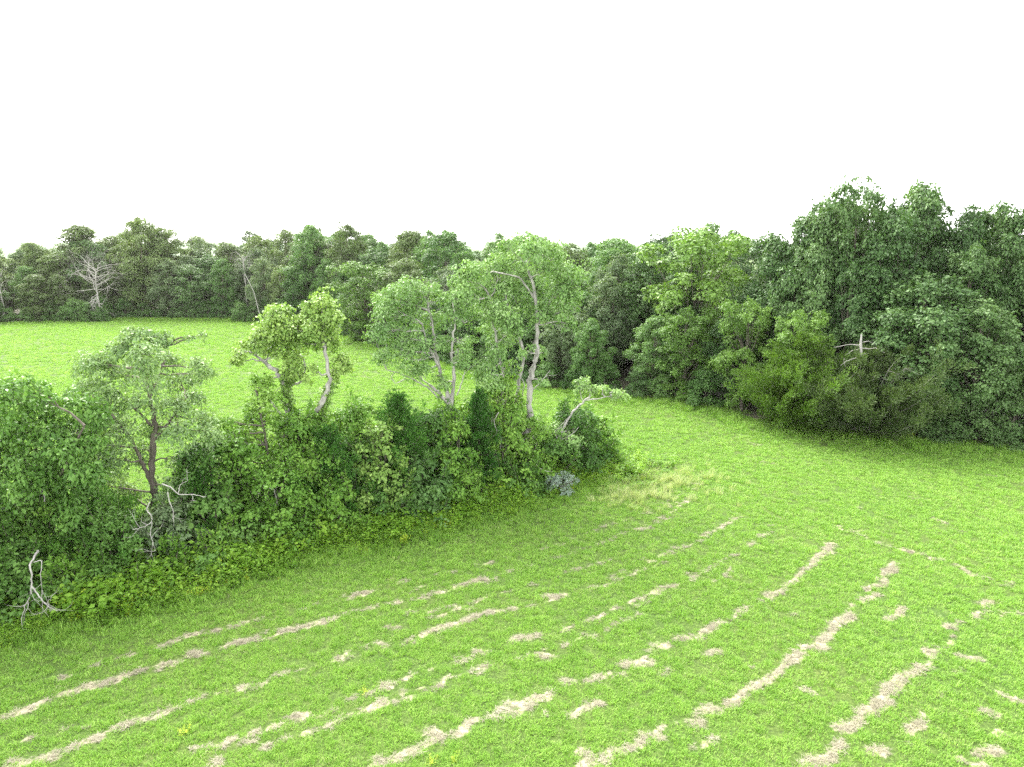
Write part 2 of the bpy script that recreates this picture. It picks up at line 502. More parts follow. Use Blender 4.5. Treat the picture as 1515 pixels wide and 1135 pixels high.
SEGS += seg_list(500, 850, 3.7875, [         # lower middle
    (.3, 85, 125, 150, 110, 210, 95), (.20, 110, 200, 180, 185), (.26, 260, 175, 345, 150), (.24, 460, 125, 500, 118), (.26, 545, 105, 625, 85),
    (.26, 675, 62, 740, 48, 820, 30), (.12, 480, 245, 560, 240, 650, 215), (.30, 605, 300, 660, 290, 720, 270), (.24, 720, 275, 800, 240, 870, 228, 930, 205), (.26, 940, 205, 1010, 190),
    (.22, 465, 340, 550, 315), (.14, 380, 365, 430, 355), (.2, 235, 385, 270, 415), (.16, 160, 410, 190, 420), (.34, 0, 465, 30, 485), (.16, 65, 425, 70, 450),
    (.14, 290, 290, 370, 295), (.5, 1175, 125, 1250, 115), (.22, 1235, 320, 1300, 300), (.26, 985, 372, 1060, 360, 1110, 345), (.2, 1380, 75, 1440, 80, 1510, 60), (.16, 1380, 265, 1440, 260), (.2, 1450, 235, 1510, 228),
    (.16, 650, 450, 680, 470), (.22, 640, 498, 700, 485), (.2, 730, 480, 790, 450), (.14, 830, 440, 880, 425), (.3, 1130, 450, 1210, 455), (.12, 1230, 400, 1280, 400),
    (.2, 770, 560, 790, 540), (.22, 365, 600, 410, 580), (.26, 235, 625, 300, 640), (.24, 340, 705, 385, 705), (.2, 200, 745, 240, 735, 270, 715), (.14, 30, 715, 90, 690),
    (.24, 540, 640, 565, 625), (.16, 450, 655, 480, 655), (.16, 600, 610, 625, 605), (.12, 110, 775, 150, 765),
    (.6, 985, 725, 1070, 720), (.34, 935, 765, 990, 775), (.24, 910, 800, 940, 805), (.26, 840, 830, 880, 800), (.42, 645, 895, 710, 880), (.24, 700, 850, 760, 820), (.42, 500, 880, 540, 920),
    (.3, 1120, 700, 1180, 710), (.16, 1170, 650, 1250, 680), (.24, 1280, 615, 1345, 625), (.22, 1425, 590, 1470, 565), (.16, 1480, 560, 1510, 530), (.34, 1385, 760, 1470, 735), (.16, 1290, 790, 1340, 775),
    (.12, 1140, 815, 1180, 800), (.2, 420, 980, 470, 990), (.3, 310, 1030, 365, 1025), (.34, 180, 1060, 230, 1055), (.5, 1340, 1060, 1440, 1045), (.26, 1350, 1010, 1390, 1025), (.24, 1480, 1050, 1510, 1030),
    (.1, 720, 990, 740, 985), (.10, 640, 200, 800, 170), (.10, 360, 110, 560, 40),
])
SEGS += seg_list(0, 850, 3.03, [             # lower left
    (.34, 0, 635, 60, 625), (.36, 100, 605, 190, 580), (.26, 275, 545, 330, 540), (.3, 365, 520, 430, 495), (.34, 470, 485, 540, 465), (.18, 560, 465, 640, 445, 690, 440),
    (.32, 700, 415, 790, 395), (.36, 850, 365, 915, 360), (.32, 990, 330, 1085, 305), (.26, 1115, 292, 1155, 285), (.14, 1190, 280, 1240, 265), (.3, 1265, 250, 1370, 225), (.26, 1395, 222, 1510, 195),
    (.36, 720, 325, 820, 295), (.26, 840, 275, 965, 250), (.20, 1010, 245, 1080, 225), (.10, 1120, 210, 1180, 195), (.16, 265, 470, 305, 470), (.12, 550, 370, 600, 365),
    (.42, 25, 850, 125, 830), (.3, 190, 800, 260, 805), (.4, 320, 765, 410, 745), (.34, 475, 705, 520, 700), (.28, 520, 705, 600, 665, 680, 635), (.26, 720, 605, 755, 610), (.22, 775, 600, 890, 555),
    (.16, 930, 545, 1020, 520), (.2, 1080, 495, 1100, 500), (.28, 1150, 500, 1210, 460), (.22, 1250, 440, 1290, 430), (.3, 975, 770, 1030, 740), (.26, 905, 780, 930, 780), (.26, 1105, 715, 1145, 712), (.24, 1190, 695, 1225, 690),
    (.3, 1285, 650, 1340, 640), (.24, 1195, 775, 1220, 755), (.18, 1230, 755, 1290, 745), (.2, 1430, 690, 1465, 680), (.3, 975, 850, 1005, 850), (.14, 1100, 760, 1180, 740), (.12, 300, 690, 360, 680), (.08, 130, 745, 180, 735),
])
SEGS += seg_list(860, 620, 5.05, [           # round the end of the copse
    (.2, 430, 825, 520, 815), (.14, 570, 770, 620, 745), (.12, 330, 780, 390, 765), (.16, 320, 860, 350, 870), (.18, 860, 485, 910, 480), (.12, 755, 430, 780, 445), (.12, 440, 320, 475, 315),
    (.12, 500, 345, 540, 345), (.10, 780, 385, 820, 380), (.14, 1260, 185, 1300, 195, 1370, 205), (.12, 1335, 320, 1380, 322), (.10, 1450, 340, 1480, 342), (.10, 160, 165, 290, 180),
    (.10, 640, 660, 720, 630, 800, 590, 900, 550), (.10, 480, 715, 560, 700), (.08, 40, 850, 200, 800),
])
ROWS = [[(0, 1062), (130, 1020), (250, 982), (400, 932), (500, 910), (600, 888), (715, 862), (800, 835), (880, 808), (960, 775), (1030, 735)],
        [(90, 1004), (230, 958), (330, 932), (400, 915), (520, 882), (650, 850), (760, 825), (860, 795), (950, 760), (1030, 722)],
        [(0, 1140), (100, 1100), (200, 1075), (290, 1035), (430, 992), (520, 972), (650, 938), (770, 900), (830, 885), (905, 862), (1000, 820), (1090, 768)],
        [(300, 1112), (400, 1080), (480, 1055), (590, 1010), (680, 972), (790, 940), (850, 925), (960, 890), (1010, 862), (1085, 825), (1150, 778)],
        [(380, 1118), (470, 1075), (560, 1040), (640, 1010), (720, 985), (800, 968), (880, 940), (960, 905)],
        [(560, 1140), (640, 1092), (690, 1080), (765, 1042), (830, 1022), (900, 998), (985, 950), (1060, 925), (1100, 905), (1150, 880), (1200, 840), (1228, 805)],
        [(850, 1132), (960, 1090), (1050, 1050), (1110, 1018), (1180, 970), (1250, 915), (1290, 870), (1320, 832)],
        [(1160, 1160), (1195, 1130), (1280, 1055), (1365, 985), (1420, 930), (1470, 895)],
        [(1330, 1105), (1350, 1062), (1385, 1035), (1440, 970)], [(560, 912), (640, 905), (720, 885), (800, 862), (900, 830)],
        [(1240, 780), (1330, 812), (1390, 828), (1460, 855), (1515, 868)]]
for row in ROWS:
    SEGS.append((.131, row))
gseg = []
for wdt, pts in SEGS:
    g = [gnd(*p)[:2] for p in pts]
    for a, b in zip(g[:-1], g[1:]):
        gseg.append((*a, *b, wdt))
gseg = np.array(gseg)


def vnoise(x, y, s, seed=0):
    """smooth value noise 0..1"""
    x, y = x * s + 100.3, y * s + 57.1
    xi, yi = np.floor(x).astype(np.int64), np.floor(y).astype(np.int64)
    fx, fy = x - xi, y - yi
    fx, fy = fx * fx * (3 - 2 * fx), fy * fy * (3 - 2 * fy)

    def h(a, b):
        k = (a * 374761393 + b * 668265263 + seed * 974711) & 0xffffffff
        k = ((k ^ (k >> 13)) * 1274126177) & 0xffffffff
        return ((k ^ (k >> 16)) & 0xffff) / 65535.0
    return (h(xi, yi) * (1 - fx) + h(xi + 1, yi) * fx) * (1 - fy) + (h(xi, yi + 1) * (1 - fx) + h(xi + 1, yi + 1) * fx) * fy


def straw_at(x, y):
    """0..1: how much the turf is matted straw here"""
    x, y = np.asarray(x, float), np.asarray(y, float)
    wx = x + (vnoise(x, y, 1.7, 3) - .5) * .35; wy = y + (vnoise(x, y, 1.7, 4) - .5) * .35
    best = np.zeros(x.shape)
    for ax, ay, bx, by, w in gseg:
        m = (wx > min(ax, bx) - 1.2) & (wx < max(ax, bx) + 1.2) & (wy > min(ay, by) - 1.2) & (wy < max(ay, by) + 1.2)
        if not m.any():
            continue
        px, py = wx[m] - ax, wy[m] - ay
        dx, dy = bx - ax, by - ay
        t = np.clip((px * dx + py * dy) / (dx * dx + dy * dy + 1e-9), 0, 1)
        d = np.hypot(px - t * dx, py - t * dy)
        hw = min(w, .38) * .25
        s = np.clip((hw * 1.7 - d) / (hw * 1.1), 0, 1) * min(1, .30 + w * 2.8) * (1 if w != .131 else .8 * vnoise(x[m], y[m], 1.1, 41) + .25)
        best[m] = np.maximum(best[m], s)
    return np.clip(best * (.35 + .75 * vnoise(x, y, 3.1, 5) + .6 * vnoise(x, y, 7.5, 6)), 0, 1)


def zg(x, y):
    return .05 * (vnoise(np.asarray(x, float), np.asarray(y, float), .22, 9) - .5)


def lines(lo, hi, step, far_lo, far_hi):
    mid = np.arange(lo, hi + 1e-6, step)
    a, b = [], []
    s, p = step, lo
    while p > far_lo:
        s *= 1.35; p -= s; a.append(p)
    s, p = step, hi
    while p < far_hi:
        s *= 1.35; p += s; b.append(p)
    return np.concatenate((a[::-1], mid, b))


gx = lines(-34, 38, .22, -3500, 3500)
gy = lines(8, 56, .22, -400, 4500)
X, Y = np.meshgrid(gx, gy)
near = (np.abs(X) < 42) & (Y > 6) & (Y < 60)
ST = np.zeros(X.shape); ST[near] = straw_at(X[near], Y[near])
Z = np.where(Y < 200, zg(X, Y), 0.0)

m, N, L = mat_new('field_turf')
geo = N.new('ShaderNodeNewGeometry')
a = N.new('ShaderNodeAttribute'); a.attribute_name = 'straw'
n1 = N.new('ShaderNodeTexNoise'); n1.inputs['Scale'].default_value = 9; n1.inputs['Detail'].default_value = 6
n2 = N.new('ShaderNodeTexNoise'); n2.inputs['Scale'].default_value = .18; n2.inputs['Detail'].default_value = 4
L.new(geo.outputs['Position'], n1.inputs['Vector']); L.new(geo.outputs['Position'], n2.inputs['Vector'])
r1 = ramp(N, [(.25, (.026, .042, .012)), (.55, (.052, .086, .019)), (.8, (.090, .125, .034))])
L.new(n1.outputs['Fac'], r1.inputs['Fac'])
r2 = ramp(N, [(.3, (.85, .95, .8)), (.7, (1.15, 1.05, 1.0))])
L.new(n2.outputs['Fac'], r2.inputs['Fac'])
mm = N.new('ShaderNodeMix'); mm.data_type = 'RGBA'; mm.blend_type = 'MULTIPLY'; mm.inputs[0].default_value = 1
L.new(r1.outputs[0], mm.inputs[6]); L.new(r2.outputs[0], mm.inputs[7])
rs = ramp(N, [(.3, (.15, .131, .088)), (.7, (.315, .29, .205))])
L.new(n1.outputs['Fac'], rs.inputs['Fac'])
ad = N.new('ShaderNodeMath'); ad.operation = 'MULTIPLY_ADD'; ad.inputs[1].default_value = .5; ad.inputs[2].default_value = -.25
L.new(n1.outputs['Fac'], ad.inputs[0])
ad2 = N.new('ShaderNodeMath'); ad2.operation = 'ADD'; L.new(a.outputs['Fac'], ad2.inputs[0]); L.new(ad.outputs[0], ad2.inputs[1])
rf = ramp(N, [(.22, (0, 0, 0)), (.5, (1, 1, 1))]); L.new(ad2.outputs[0], rf.inputs['Fac'])
ms = N.new('ShaderNodeMix'); ms.data_type = 'RGBA'
L.new(rf.outputs[0], ms.inputs[0]); L.new(mm.outputs[2], ms.inputs[6]); L.new(rs.outputs[0], ms.inputs[7])
b = N.new('ShaderNodeBump'); b.inputs['Strength'].default_value = .8; b.inputs['Distance'].default_value = .06
L.new(n1.outputs['Fac'], b.inputs['Height'])
p = N.new('ShaderNodeBsdfPrincipled'); p.inputs['Roughness'].default_value = .9; p.inputs['Specular IOR Level'].default_value = .1
L.new(ms.outputs[2], p.inputs['Base Color']); L.new(b.outputs[0], p.inputs['Normal'])
o = N.new('ShaderNodeOutputMaterial'); L.new(p.outputs[0], o.inputs['Surface'])
TURF = m

ny, nx = X.shape
i = np.arange(ny - 1)[:, None] * nx + np.arange(nx - 1)[None]
f = np.stack((i, i + 1, i + nx + 1, i + nx), -1).reshape(-1, 4)
me = new_mesh('ground', np.stack((X, Y, Z), -1).reshape(-1, 3), f.ravel(), np.full(len(f), 4), TURF, {'straw': ST.ravel()}, smooth=True)
tag(obj('ground', me), 'mown green hay field with pale straw rows', 'field', kind='structure')

# wood floor under the trees: its edge follows the foot of the trees
EDGE_PX = [(-260, 486), (-120, 482), (0, 479), (200, 472), (370, 474), (470, 487), (545, 507), (650, 541), (800, 576), (965, 591), (1060, 606), (1130, 632), (1300, 651), (1400, 657), (1515, 668), (1640, 682), (1800, 700)]
EDGE = np.array([gnd(*q)[:2] for q in EDGE_PX])
ed_d = np.concatenate(([0], np.cumsum(np.linalg.norm(np.diff(EDGE, axis=0), axis=1))))


def edge_at(s):
    p = np.array([np.interp(s, ed_d, EDGE[:, k]) for k in (0, 1)])
    q = np.array([np.interp(min(s + 4, ed_d[-1]), ed_d, EDGE[:, k]) - np.interp(max(s - 4, 0), ed_d, EDGE[:, k]) for k in (0, 1)])
    t = q / np.linalg.norm(q)
    nrm = np.array((-t[1], t[0]))
    if nrm @ np.array((.35, 1)) < 0:
        nrm = -nrm
    return p, t, nrm


def behind_edge(x, y):
    """signed depth into the wood for points (approximate)"""
    out = np.full(np.shape(x), -1e9)
    P2 = np.stack((x, y), -1)
    best = np.full(np.shape(x), 1e9)
    for a_, b_ in zip(EDGE[:-1], EDGE[1:]):
        d = b_ - a_
        t = np.clip(((P2 - a_) @ d) / (d @ d), 0, 1)
        q = P2 - (a_ + t[..., None] * d)
        dist = np.linalg.norm(q, axis=-1)
        sgn = np.sign(d[0] * q[..., 1] - d[1] * q[..., 0])
        upd = dist < best
        best = np.where(upd, dist, best); out = np.where(upd, dist * sgn, out)
    return out


m, N, L = mat_new('leaf_litter')
geo = N.new('ShaderNodeNewGeometry')
n1 = N.new('ShaderNodeTexNoise'); n1.inputs['Scale'].default_value = 5; n1.inputs['Detail'].default_value = 8
L.new(geo.outputs['Position'], n1.inputs['Vector'])
r1 = ramp(N, [(.35, (.03, .04, .014)), (.65, (.09, .075, .045))]); L.new(n1.outputs['Fac'], r1.inputs['Fac'])
p = N.new('ShaderNodeBsdfPrincipled'); p.inputs['Roughness'].default_value = .95
L.new(r1.outputs[0], p.inputs['Base Color'])
o = N.new('ShaderNodeOutputMaterial'); L.new(p.outputs[0], o.inputs['Surface'])
LITTER = m
sv, sf = [], []
S = np.linspace(0, ed_d[-1], 90)
for k, s in enumerate(S):
    p_, t_, n_ = edge_at(s)
    for dpt in (.5 + .6 * math.sin(s * .9), 20, 60):
        q = p_ + n_ * dpt
        sv.append((q[0], q[1], .035))
    if k:
        for c in (0, 1):
            sf.append((3 * k - 3 + c, 3 * k + c, 3 * k + c + 1, 3 * k - 2 + c))
me = new_mesh('wood_floor', sv, np.array(sf).ravel(), np.full(len(sf), 4), LITTER)
tag(obj('wood_floor', me), 'dark leaf litter floor under the wood', 'ground', kind='structure')

# far ridges on the horizon
m, N, L = mat_new('far_forest')
geo = N.new('ShaderNodeNewGeometry')
n1 = N.new('ShaderNodeTexNoise'); n1.inputs['Scale'].default_value = .09; n1.inputs['Detail'].default_value = 8
L.new(geo.outputs['Position'], n1.inputs['Vector'])
r1 = ramp(N, [(.35, (.03, .065, .028)), (.65, (.075, .125, .05))]); L.new(n1.outputs['Fac'], r1.inputs['Fac'])
b = N.new('ShaderNodeBump'); b.inputs['Distance'].default_value = 6; L.new(n1.outputs['Fac'], b.inputs['Height'])
p = N.new('ShaderNodeBsdfPrincipled'); p.inputs['Roughness'].default_value = .95
L.new(r1.outputs[0], p.inputs['Base Color']); L.new(b.outputs[0], p.inputs['Normal'])
o = N.new('ShaderNodeOutputMaterial'); L.new(p.outputs[0], o.inputs['Surface'])
hx = np.linspace(-1500, 1500, 160); hy = np.linspace(600, 1500, 40)
HX, HY = np.meshgrid(hx, hy)
prof = np.clip(np.sin((HY - 600) / 900 * np.pi), 0, 1) ** .8
HZ = prof * (9 + 5 * vnoise(HX, HY, .0022, 21) + 3 * vnoise(HX, HY, .012, 22) + 2 * vnoise(HX, HY, .06, 23)) - .6
ny, nx = HX.shape
i = np.arange(ny - 1)[:, None] * nx + np.arange(nx - 1)[None]
f = np.stack((i, i + 1, i + nx + 1, i + nx), -1).reshape(-1, 4)
me = new_mesh('hills', np.stack((HX, HY, HZ), -1).reshape(-1, 3), f.ravel(), np.full(len(f), 4), m, smooth=True)
tag(obj('hills', me), 'low wooded hills on the horizon', 'hills', kind='structure')

# ------------------------------------------------------------------ the wood round the field
SKY = np.array([(-260, 362), (0, 366), (60, 362), (105, 362), (140, 340), (185, 346), (205, 326), (255, 328), (278, 358), (330, 352), (400, 348), (470, 338), (492, 352), (520, 336), (560, 348), (600, 348), (650, 346), (700, 356), (760, 356), (850, 362), (930, 360), (990, 354), (1030, 346), (1080, 346), (1140, 352), (1165, 332), (1195, 305), (1240, 273), (1280, 302), (1300, 288), (1340, 275), (1372, 302), (1400, 318), (1440, 306), (1500, 299), (1700, 295)])
pr = np.random.default_rng(11)
PROTO = {}
for key, n_, H, Rd, base, nl, leaf, mat, shape in (
        ('oak', 3, 13, 4.0, .8, 54, .23, 'oak', 'round'), ('mid', 2, 13, 3.8, .8, 52, .23, 'mid', 'oval'),
        ('olive', 3, 13, 3.9, .6, 54, .25, 'olive', 'round'), ('lime', 2, 12, 3.4, .8, 42, .23, 'lime', 'vase'),
        ('grey', 2, 13, 3.9, .7, 50, .24, 'grey', 'oval'),
        ('shrub', 2, 4.2, 2.2, .2, 20, .20, 'mid', 'dome'), ('oakshrub', 2, 5.2, 2.4, .2, 22, .20, 'oak', 'dome')):
    PROTO[key] = []
    for _ in range(n_):
        tm, cm = broad_meshes(key, pr, H, Rd, base, nl, leaf, mat, cover=.95, trunk_r=.2 if H > 8 else .08, shape=shape, lob=(.20, .36) if H > 8 else (.28, .42))
        PROTO[key].append((tm, cm, H, Rd))

wr = np.random.default_rng(23)


def place_tree(kind, x, y, H, Rd, name, label, group=None, cat='tree', zr=None, idx=None):
    ps = PROTO[kind]
    tm, cm, h0, r0 = ps[wr.integers(len(ps)) if idx is None else idx]
    e = empty(name, (x, y, 0), wr.uniform(0, 6.28) if zr is None else zr, (Rd / r0, Rd / r0, H / h0))
    tag(e, label, cat, group)
    obj('trunk', tm, e); obj('crown', cm, e)
    return e


def sky_h(x, y):
    u = u_of(x, y, 12)
    v = np.interp(u, SKY[:, 0], SKY[:, 1])
    return at(u, v, y)[2], u


# label, by which wood it stands in and the look of the tree
def wood_label(kind, u, row):
    where = ('in the wood beyond the far field' if u < 420 else 'in the wood behind the bare-trunked copse' if u < 900 else 'in the tall wood past the copse end')
    look = {'oak': 'dark green oak', 'mid': 'mid green tree', 'olive': 'dull olive tree', 'grey': 'pale grey-green tree', 'lime': 'yellow-green tree', 'shrub': 'mid green shrub', 'oakshrub': 'dark green oak shrub'}[kind]
    pos = 'under the trees' if row < 0 else 'at the front' if row == 0 else 'behind the front trees'
    return f'{look} {pos} {where}', f'{look}s {where}'


NAMES = {'oak': 'oak_tree', 'mid': 'broadleaf_tree', 'olive': 'broadleaf_tree', 'grey': 'broadleaf_tree', 'lime': 'broadleaf_tree', 'shrub': 'shrub', 'oakshrub': 'oak_shrub'}
def named(kind, u, y, vtop, wpx, name, label, idx=0, cat='tree'):
    g0 = at(u, 600, y)
    H = at(u, vtop, y)[2]
    return place_tree(kind, g0[0], y, H, wpx * mpp(u, vtop + 40, y) / 2, name, label, None, cat, idx=idx)


named('lime', 1025, 57.0, 340, 175, 'broadleaf_tree', 'tall yellow-green tree with a domed crown rising among dark oaks', 0)
named('lime', 1010, 52.4, 458, 90, 'sapling', 'slim light green young tree at the foot of the domed yellow-green tree', 1)
named('lime', 1098, 48.5, 446, 80, 'sapling', 'light green young treetop between the grey-green shrubs and the yellow cedar', 1)
named('lime', 545, 86, 390, 95, 'broadleaf_tree', 'light green round tree at the bend of the wood edge', 0)
named('lime', 1172, 45.6, 462, 85, 'sapling', 'bright yellow-green feathery young tree poking out above the yellow-green cedar', 1)
named('mid', 1300, 45.4, 425, 120, 'broadleaf_tree', 'mid green young tree rising behind the brown dying cedar', 0)
for u_, y__, vt_, w_, i_, lb in ((1240, 48.5, 270, 140, 0, 'tallest dark oak of the wood, its peak above the yellow-green cedar'), (1336, 49.5, 272, 140, 1, 'tall dark oak with a rounded top beside the tallest oak peak'),
                                 (1192, 50.0, 300, 120, 2, 'dark oak shouldering the tallest oak on the side of the domed tree'), (1290, 51.5, 300, 110, 2, 'narrow dark oak in the notch between the two tallest oaks'),
                                 (1392, 48.0, 312, 125, 0, 'dark oak stepping down from the rounded tall oak'), (1446, 47.0, 303, 130, 1, 'broad dark oak above the grey-green lobed bushes at the wood end'),
                                 (1506, 46.0, 296, 135, 2, 'tall dark oak at the end of the wood in view'), (1420, 51.5, 318, 150, 2, 'dark oak half hidden behind the oaks at the wood end'), (1130, 52.5, 347, 120, 1, 'dark oak between the domed yellow-green tree and the tallest oaks')):
    named('oak', u_, y__, vt_, w_, 'oak_tree', lb, i_)
named('olive', 232, 116.5, 320, 82, 'broadleaf_tree', 'tallest tree of the far wood, an airy olive crown above its neighbours', 0)
named('olive', 150, 117.5, 335, 92, 'broadleaf_tree', 'high rounded olive tree rising just behind the bare grey dead tree', 1)
named('mid', 470, 105.0, 335, 80, 'broadleaf_tree', 'high rounded mid green tree over the middle of the far wood', 0)
named('olive', 525, 101.0, 333, 75, 'broadleaf_tree', 'high olive tree right of the notch in the far wood skyline', 2)
# what stands before a named tree stays below it: u range, nearer than, top no higher than v
CAPS = [(925, 1115, 57.5, 468), (965, 1050, 53.2, 560), (1060, 1135, 49.0, 520), (1125, 1222, 46.4, 560), (1240, 1350, 46.2, 560), (505, 590, 86.5, 470)]
rows = [(2.2, 4.4, .72), (6.0, 4.6, .88), (10.5, 5.0, .97), (16, 5.6, .99), (25, 8, 1.0), (36, 10, 1.0)]
for row, (dep, step, hf) in enumerate(rows):
    s = wr.uniform(0, step)
    while s < ed_d[-1]:
        p_, t_, n_ = edge_at(s)
        q = p_ + n_ * (dep + wr.normal(0, .8)) + t_ * wr.normal(0, .6)
        s += step * wr.uniform(.8, 1.25)
        sh, u = sky_h(*q)
        if u < -170 or u > 1720 or q[1] < 30:
            continue
        if row >= 4 and u > 1150:
            continue
        if u > 1150 and row > 0:
            hf = .9
        H = sh * min(1.08, hf * wr.uniform(.74 if row < 2 else .88, 1.08))
        if 560 < u < 930 and row < 2:
            H *= .86
        for u0, u1, yn, vc in CAPS:
            if u0 < u < u1 and q[1] < yn:
                H = min(H, at(u, vc, q[1])[2])
        if H < 3.2:
            continue
        if u < 430:
            kind = wr.choice(['olive', 'olive', 'olive', 'mid', 'oak', 'grey'])
        elif u < 930:
            kind = wr.choice(['oak', 'mid', 'mid', 'grey', 'olive', 'mid'])
        else:
            kind = wr.choice(['oak', 'oak', 'oak', 'oak', 'mid'])
        lab, grp = wood_label(kind, u, row)
        place_tree(kind, q[0], q[1], H, H * (wr.uniform(.24, .40) if row < 2 else wr.uniform(.22, .32)) * (.72 if u > 1150 and row > 0 else 1), NAMES[kind], lab, grp)
# low growth along the foot of the wood
s = 1.0
while s < ed_d[-1]:
    p_, t_, n_ = edge_at(s)
    q = p_ + n_ * wr.uniform(.6, 1.6)
    s += wr.uniform(2.0, 3.6)
    u = u_of(*q)
    if u < -120 or u > 1680 or q[1] < 30 or 1095 < u < 1370:
        continue
    kind = wr.choice(['shrub', 'oakshrub']) if u > 400 else 'shrub'
    h = wr.uniform(1.6, 3.8)
    lab, grp = wood_label(kind, u, -1)
    place_tree(kind, q[0], q[1], h, h * wr.uniform(.5, .62), NAMES[kind], lab, grp, 'shrub')

cr = np.random.default_rng(5)


def cedar(u, vb, vt, wpx, y, name, label, mat, leaf, dens, n, bare=0.0):
    b_ = at(u, 600, y); H = at(u, vt, y)[2]; w = wpx * mpp(u, (vb + vt) / 2, y) / 2
    tm, cm = cedar_meshes(name, cr, H, w, mat, leaf, dens, n, bare=bare, bark='twig' if bare else 'bark')
    e = empty(name, (b_[0], y, 0))
    tag(e, label, 'tree')
    obj('trunk', tm, e); obj('foliage', cm, e)
    return e


cedar(1180, 637, 500, 165, 43.9, 'cedar_tree', 'dense yellow-green cedar at the edge of the dark wood', 'cedary', .2, .8, 190)
e = cedar(1288, 648, 520, 210, 42.3, 'cedar_tree', 'brownish dying cedar with bare twigs and a broken pale top', 'cedarb', .2, .9, 170, .16)
tb = Tubes()
y_ = 42.2
base = at(1275, 520, y_)
bt = Tubes(); loc = np.array(e.location)
bt.add(np.array([at(1274, v, y_) + np.array((dx, 0, 0)) for v, dx in ((560, 0), (530, .03), (510, -.02), (494, .03))]) - loc, np.array((.09, .085, .075, .04)), 7)
for du, dv, dy in ((-40, -2, -.3), (35, 6, -.5), (-25, 10, .4), (28, -6, .2), (-30, 25, -.6), (45, 20, -.4)):
    a0 = at(1274, 512 + dv * .6, y_); a1 = at(1274 + du, 512 + dv + 4, y_ + dy * 2)
    bt.add(smooth_path([a0, (a0 + a1) / 2 + (0, 0, .15), a1], 6, .04, cr) - loc, np.linspace(.028, .008, 6), 4)
o = obj('dead_top', bt.mesh('dead_top', M['dead']), e); o['label'] = 'bleached broken trunk top'


def dead_thing(name, label, base, paths, mat='dead', seed=1, cat='dead tree', twig=None, depth=2):
    """bare wood: hand-laid limbs (lists of world points with radii) with forking twigs"""
    r = np.random.default_rng(seed)
    tb, tw = Tubes(), Tubes()
    base = np.asarray(base, float)
    for pts, r0, r1, ntw in paths:
        p = smooth_path(pts, max(6, 3 * len(pts)), .25 * r0, r) - base
        tb.add(p, np.linspace(r0, r1, len(p)), 7)
        for _ in range(ntw):
            k = r.integers(len(p) // 3, len(p))
            d = unit(p[k] - p[max(0, k - 2)]) * .6 + r.normal(0, .7, 3)
            grow(tw, p[k], d, twig or 1.0, max(.012, r1 * .6), depth, r, .4, 2, 4)
    e = empty(name, base)
    tag(e, label, cat)
    obj('limb', tb.mesh('limb', M[mat]), e)
    if tw.n:
        obj('twigs', tw.mesh('twigs', M['twig' if mat != 'dead' else 'dead']), e)['kind'] = 'stuff'
    return e


for u_, h_ in ((128, 2.6), (143, 3.4), (160, 2.9), (176, 2.2), (8, 3.0), (375, 2.8), (392, 2.4)):
    g_ = gnd(u_, 471 if u_ > 50 else 478)
    place_tree('shrub', g_[0], g_[1] - 4.8, h_, h_ * .6, 'shrub', *wood_label('shrub', 100, -1), cat='shrub')

# grey dead tree before the far wood, the bare top and the leaning pole
yD = 109.2
dr = np.random.default_rng(31)
tb = Tubes(); b0 = np.array(at(148, 470, yD)); b0[2] = 0
tr = smooth_path([(0, 0, -.2), (.1, 0, 2.5), (0, 0, 5.5), (.2, 0, 8)], 7, .05, dr)
tb.add(tr, np.linspace(.15, .07, 7), 6)
tc = Tubes()
for k in range(26):
    a_ = k * 2.4; hh = 4.5 + 3.9 * k / 26
    grow(tc, (np.interp(hh, tr[:, 2], tr[:, 0]), 0, hh), (math.cos(a_), math.sin(a_), .35), dr.uniform(2.6, 3.6), .05, 3, dr, .3, 2, 4)
for k in range(8):
    a_ = k * .8; grow(tc, (0, 0, 2.5 + .3 * k), (math.cos(a_) * .6, -abs(math.sin(a_)), -.5), 1.6, .07, 2, dr, .35, 2, 4, -.05)
e = empty('dead_tree', b0); tag(e, 'bare grey dead tree with spreading twigs before the far wood', 'dead tree')
obj('trunk', tb.mesh('trunk', M['pale']), e); obj('branches', tc.mesh('branches', M['dead']), e)
for u_, vt_, y__, lb in ((366, 362, 112, 'grey leafless treetop showing above the middle of the far wood'), (592 - 95, 350, 104, 'slender bare grey tree at the notch in the far wood skyline'), (6, 395, 107.6, 'leafless grey tree at the end of the far wood')):
    tb, tc = Tubes(), Tubes(); b0 = at(u_, 470, y__); b0[2] = 0; h_ = at(u_, vt_, y__)[2]
    tb.add(smooth_path([(0, 0, -.2), (.1, 0, h_ * .5), (0, .1, h_ * .85)], 6, .05, dr), np.linspace(.2, .07, 6), 6)
    for k in range(10):
        a_ = k * 2.4; grow(tc, (0, 0, h_ * (.5 + .035 * k)), (math.cos(a_) * .6, math.sin(a_) * .6, .8), h_ * .13, .05, 3, dr, .25, 2, 4)
    e = empty('dead_tree', b0); tag(e, lb, 'dead tree')
    obj('trunk', tb.mesh('trunk', M['pale']), e); obj('branches', tc.mesh('branches', M['twig']), e)
g0 = at(388, 475, 104.0); g0[2] = 0
dead_thing('leaning_pole_tree', 'pale dead trunk leaning against the far wood', g0, [([g0, at(375, 430, 104.5), at(362, 405, 105)], .07, .04, 0)], 'dead', 41, twig=1.2)

# ------------------------------------------------------------------ the copse in the field
FRONT_PX = [(-220, 1000), (0, 930), (120, 905), (225, 880), (330, 850), (440, 815), (590, 787), (670, 765), (775, 738), (850, 715), (905, 690)]
FRONT = np.array([gnd(*q)[:2] for q in FRONT_PX])


def yfront(u):
    return float(np.interp(u, [q[0] for q in FRONT_PX], FRONT[:, 1]))


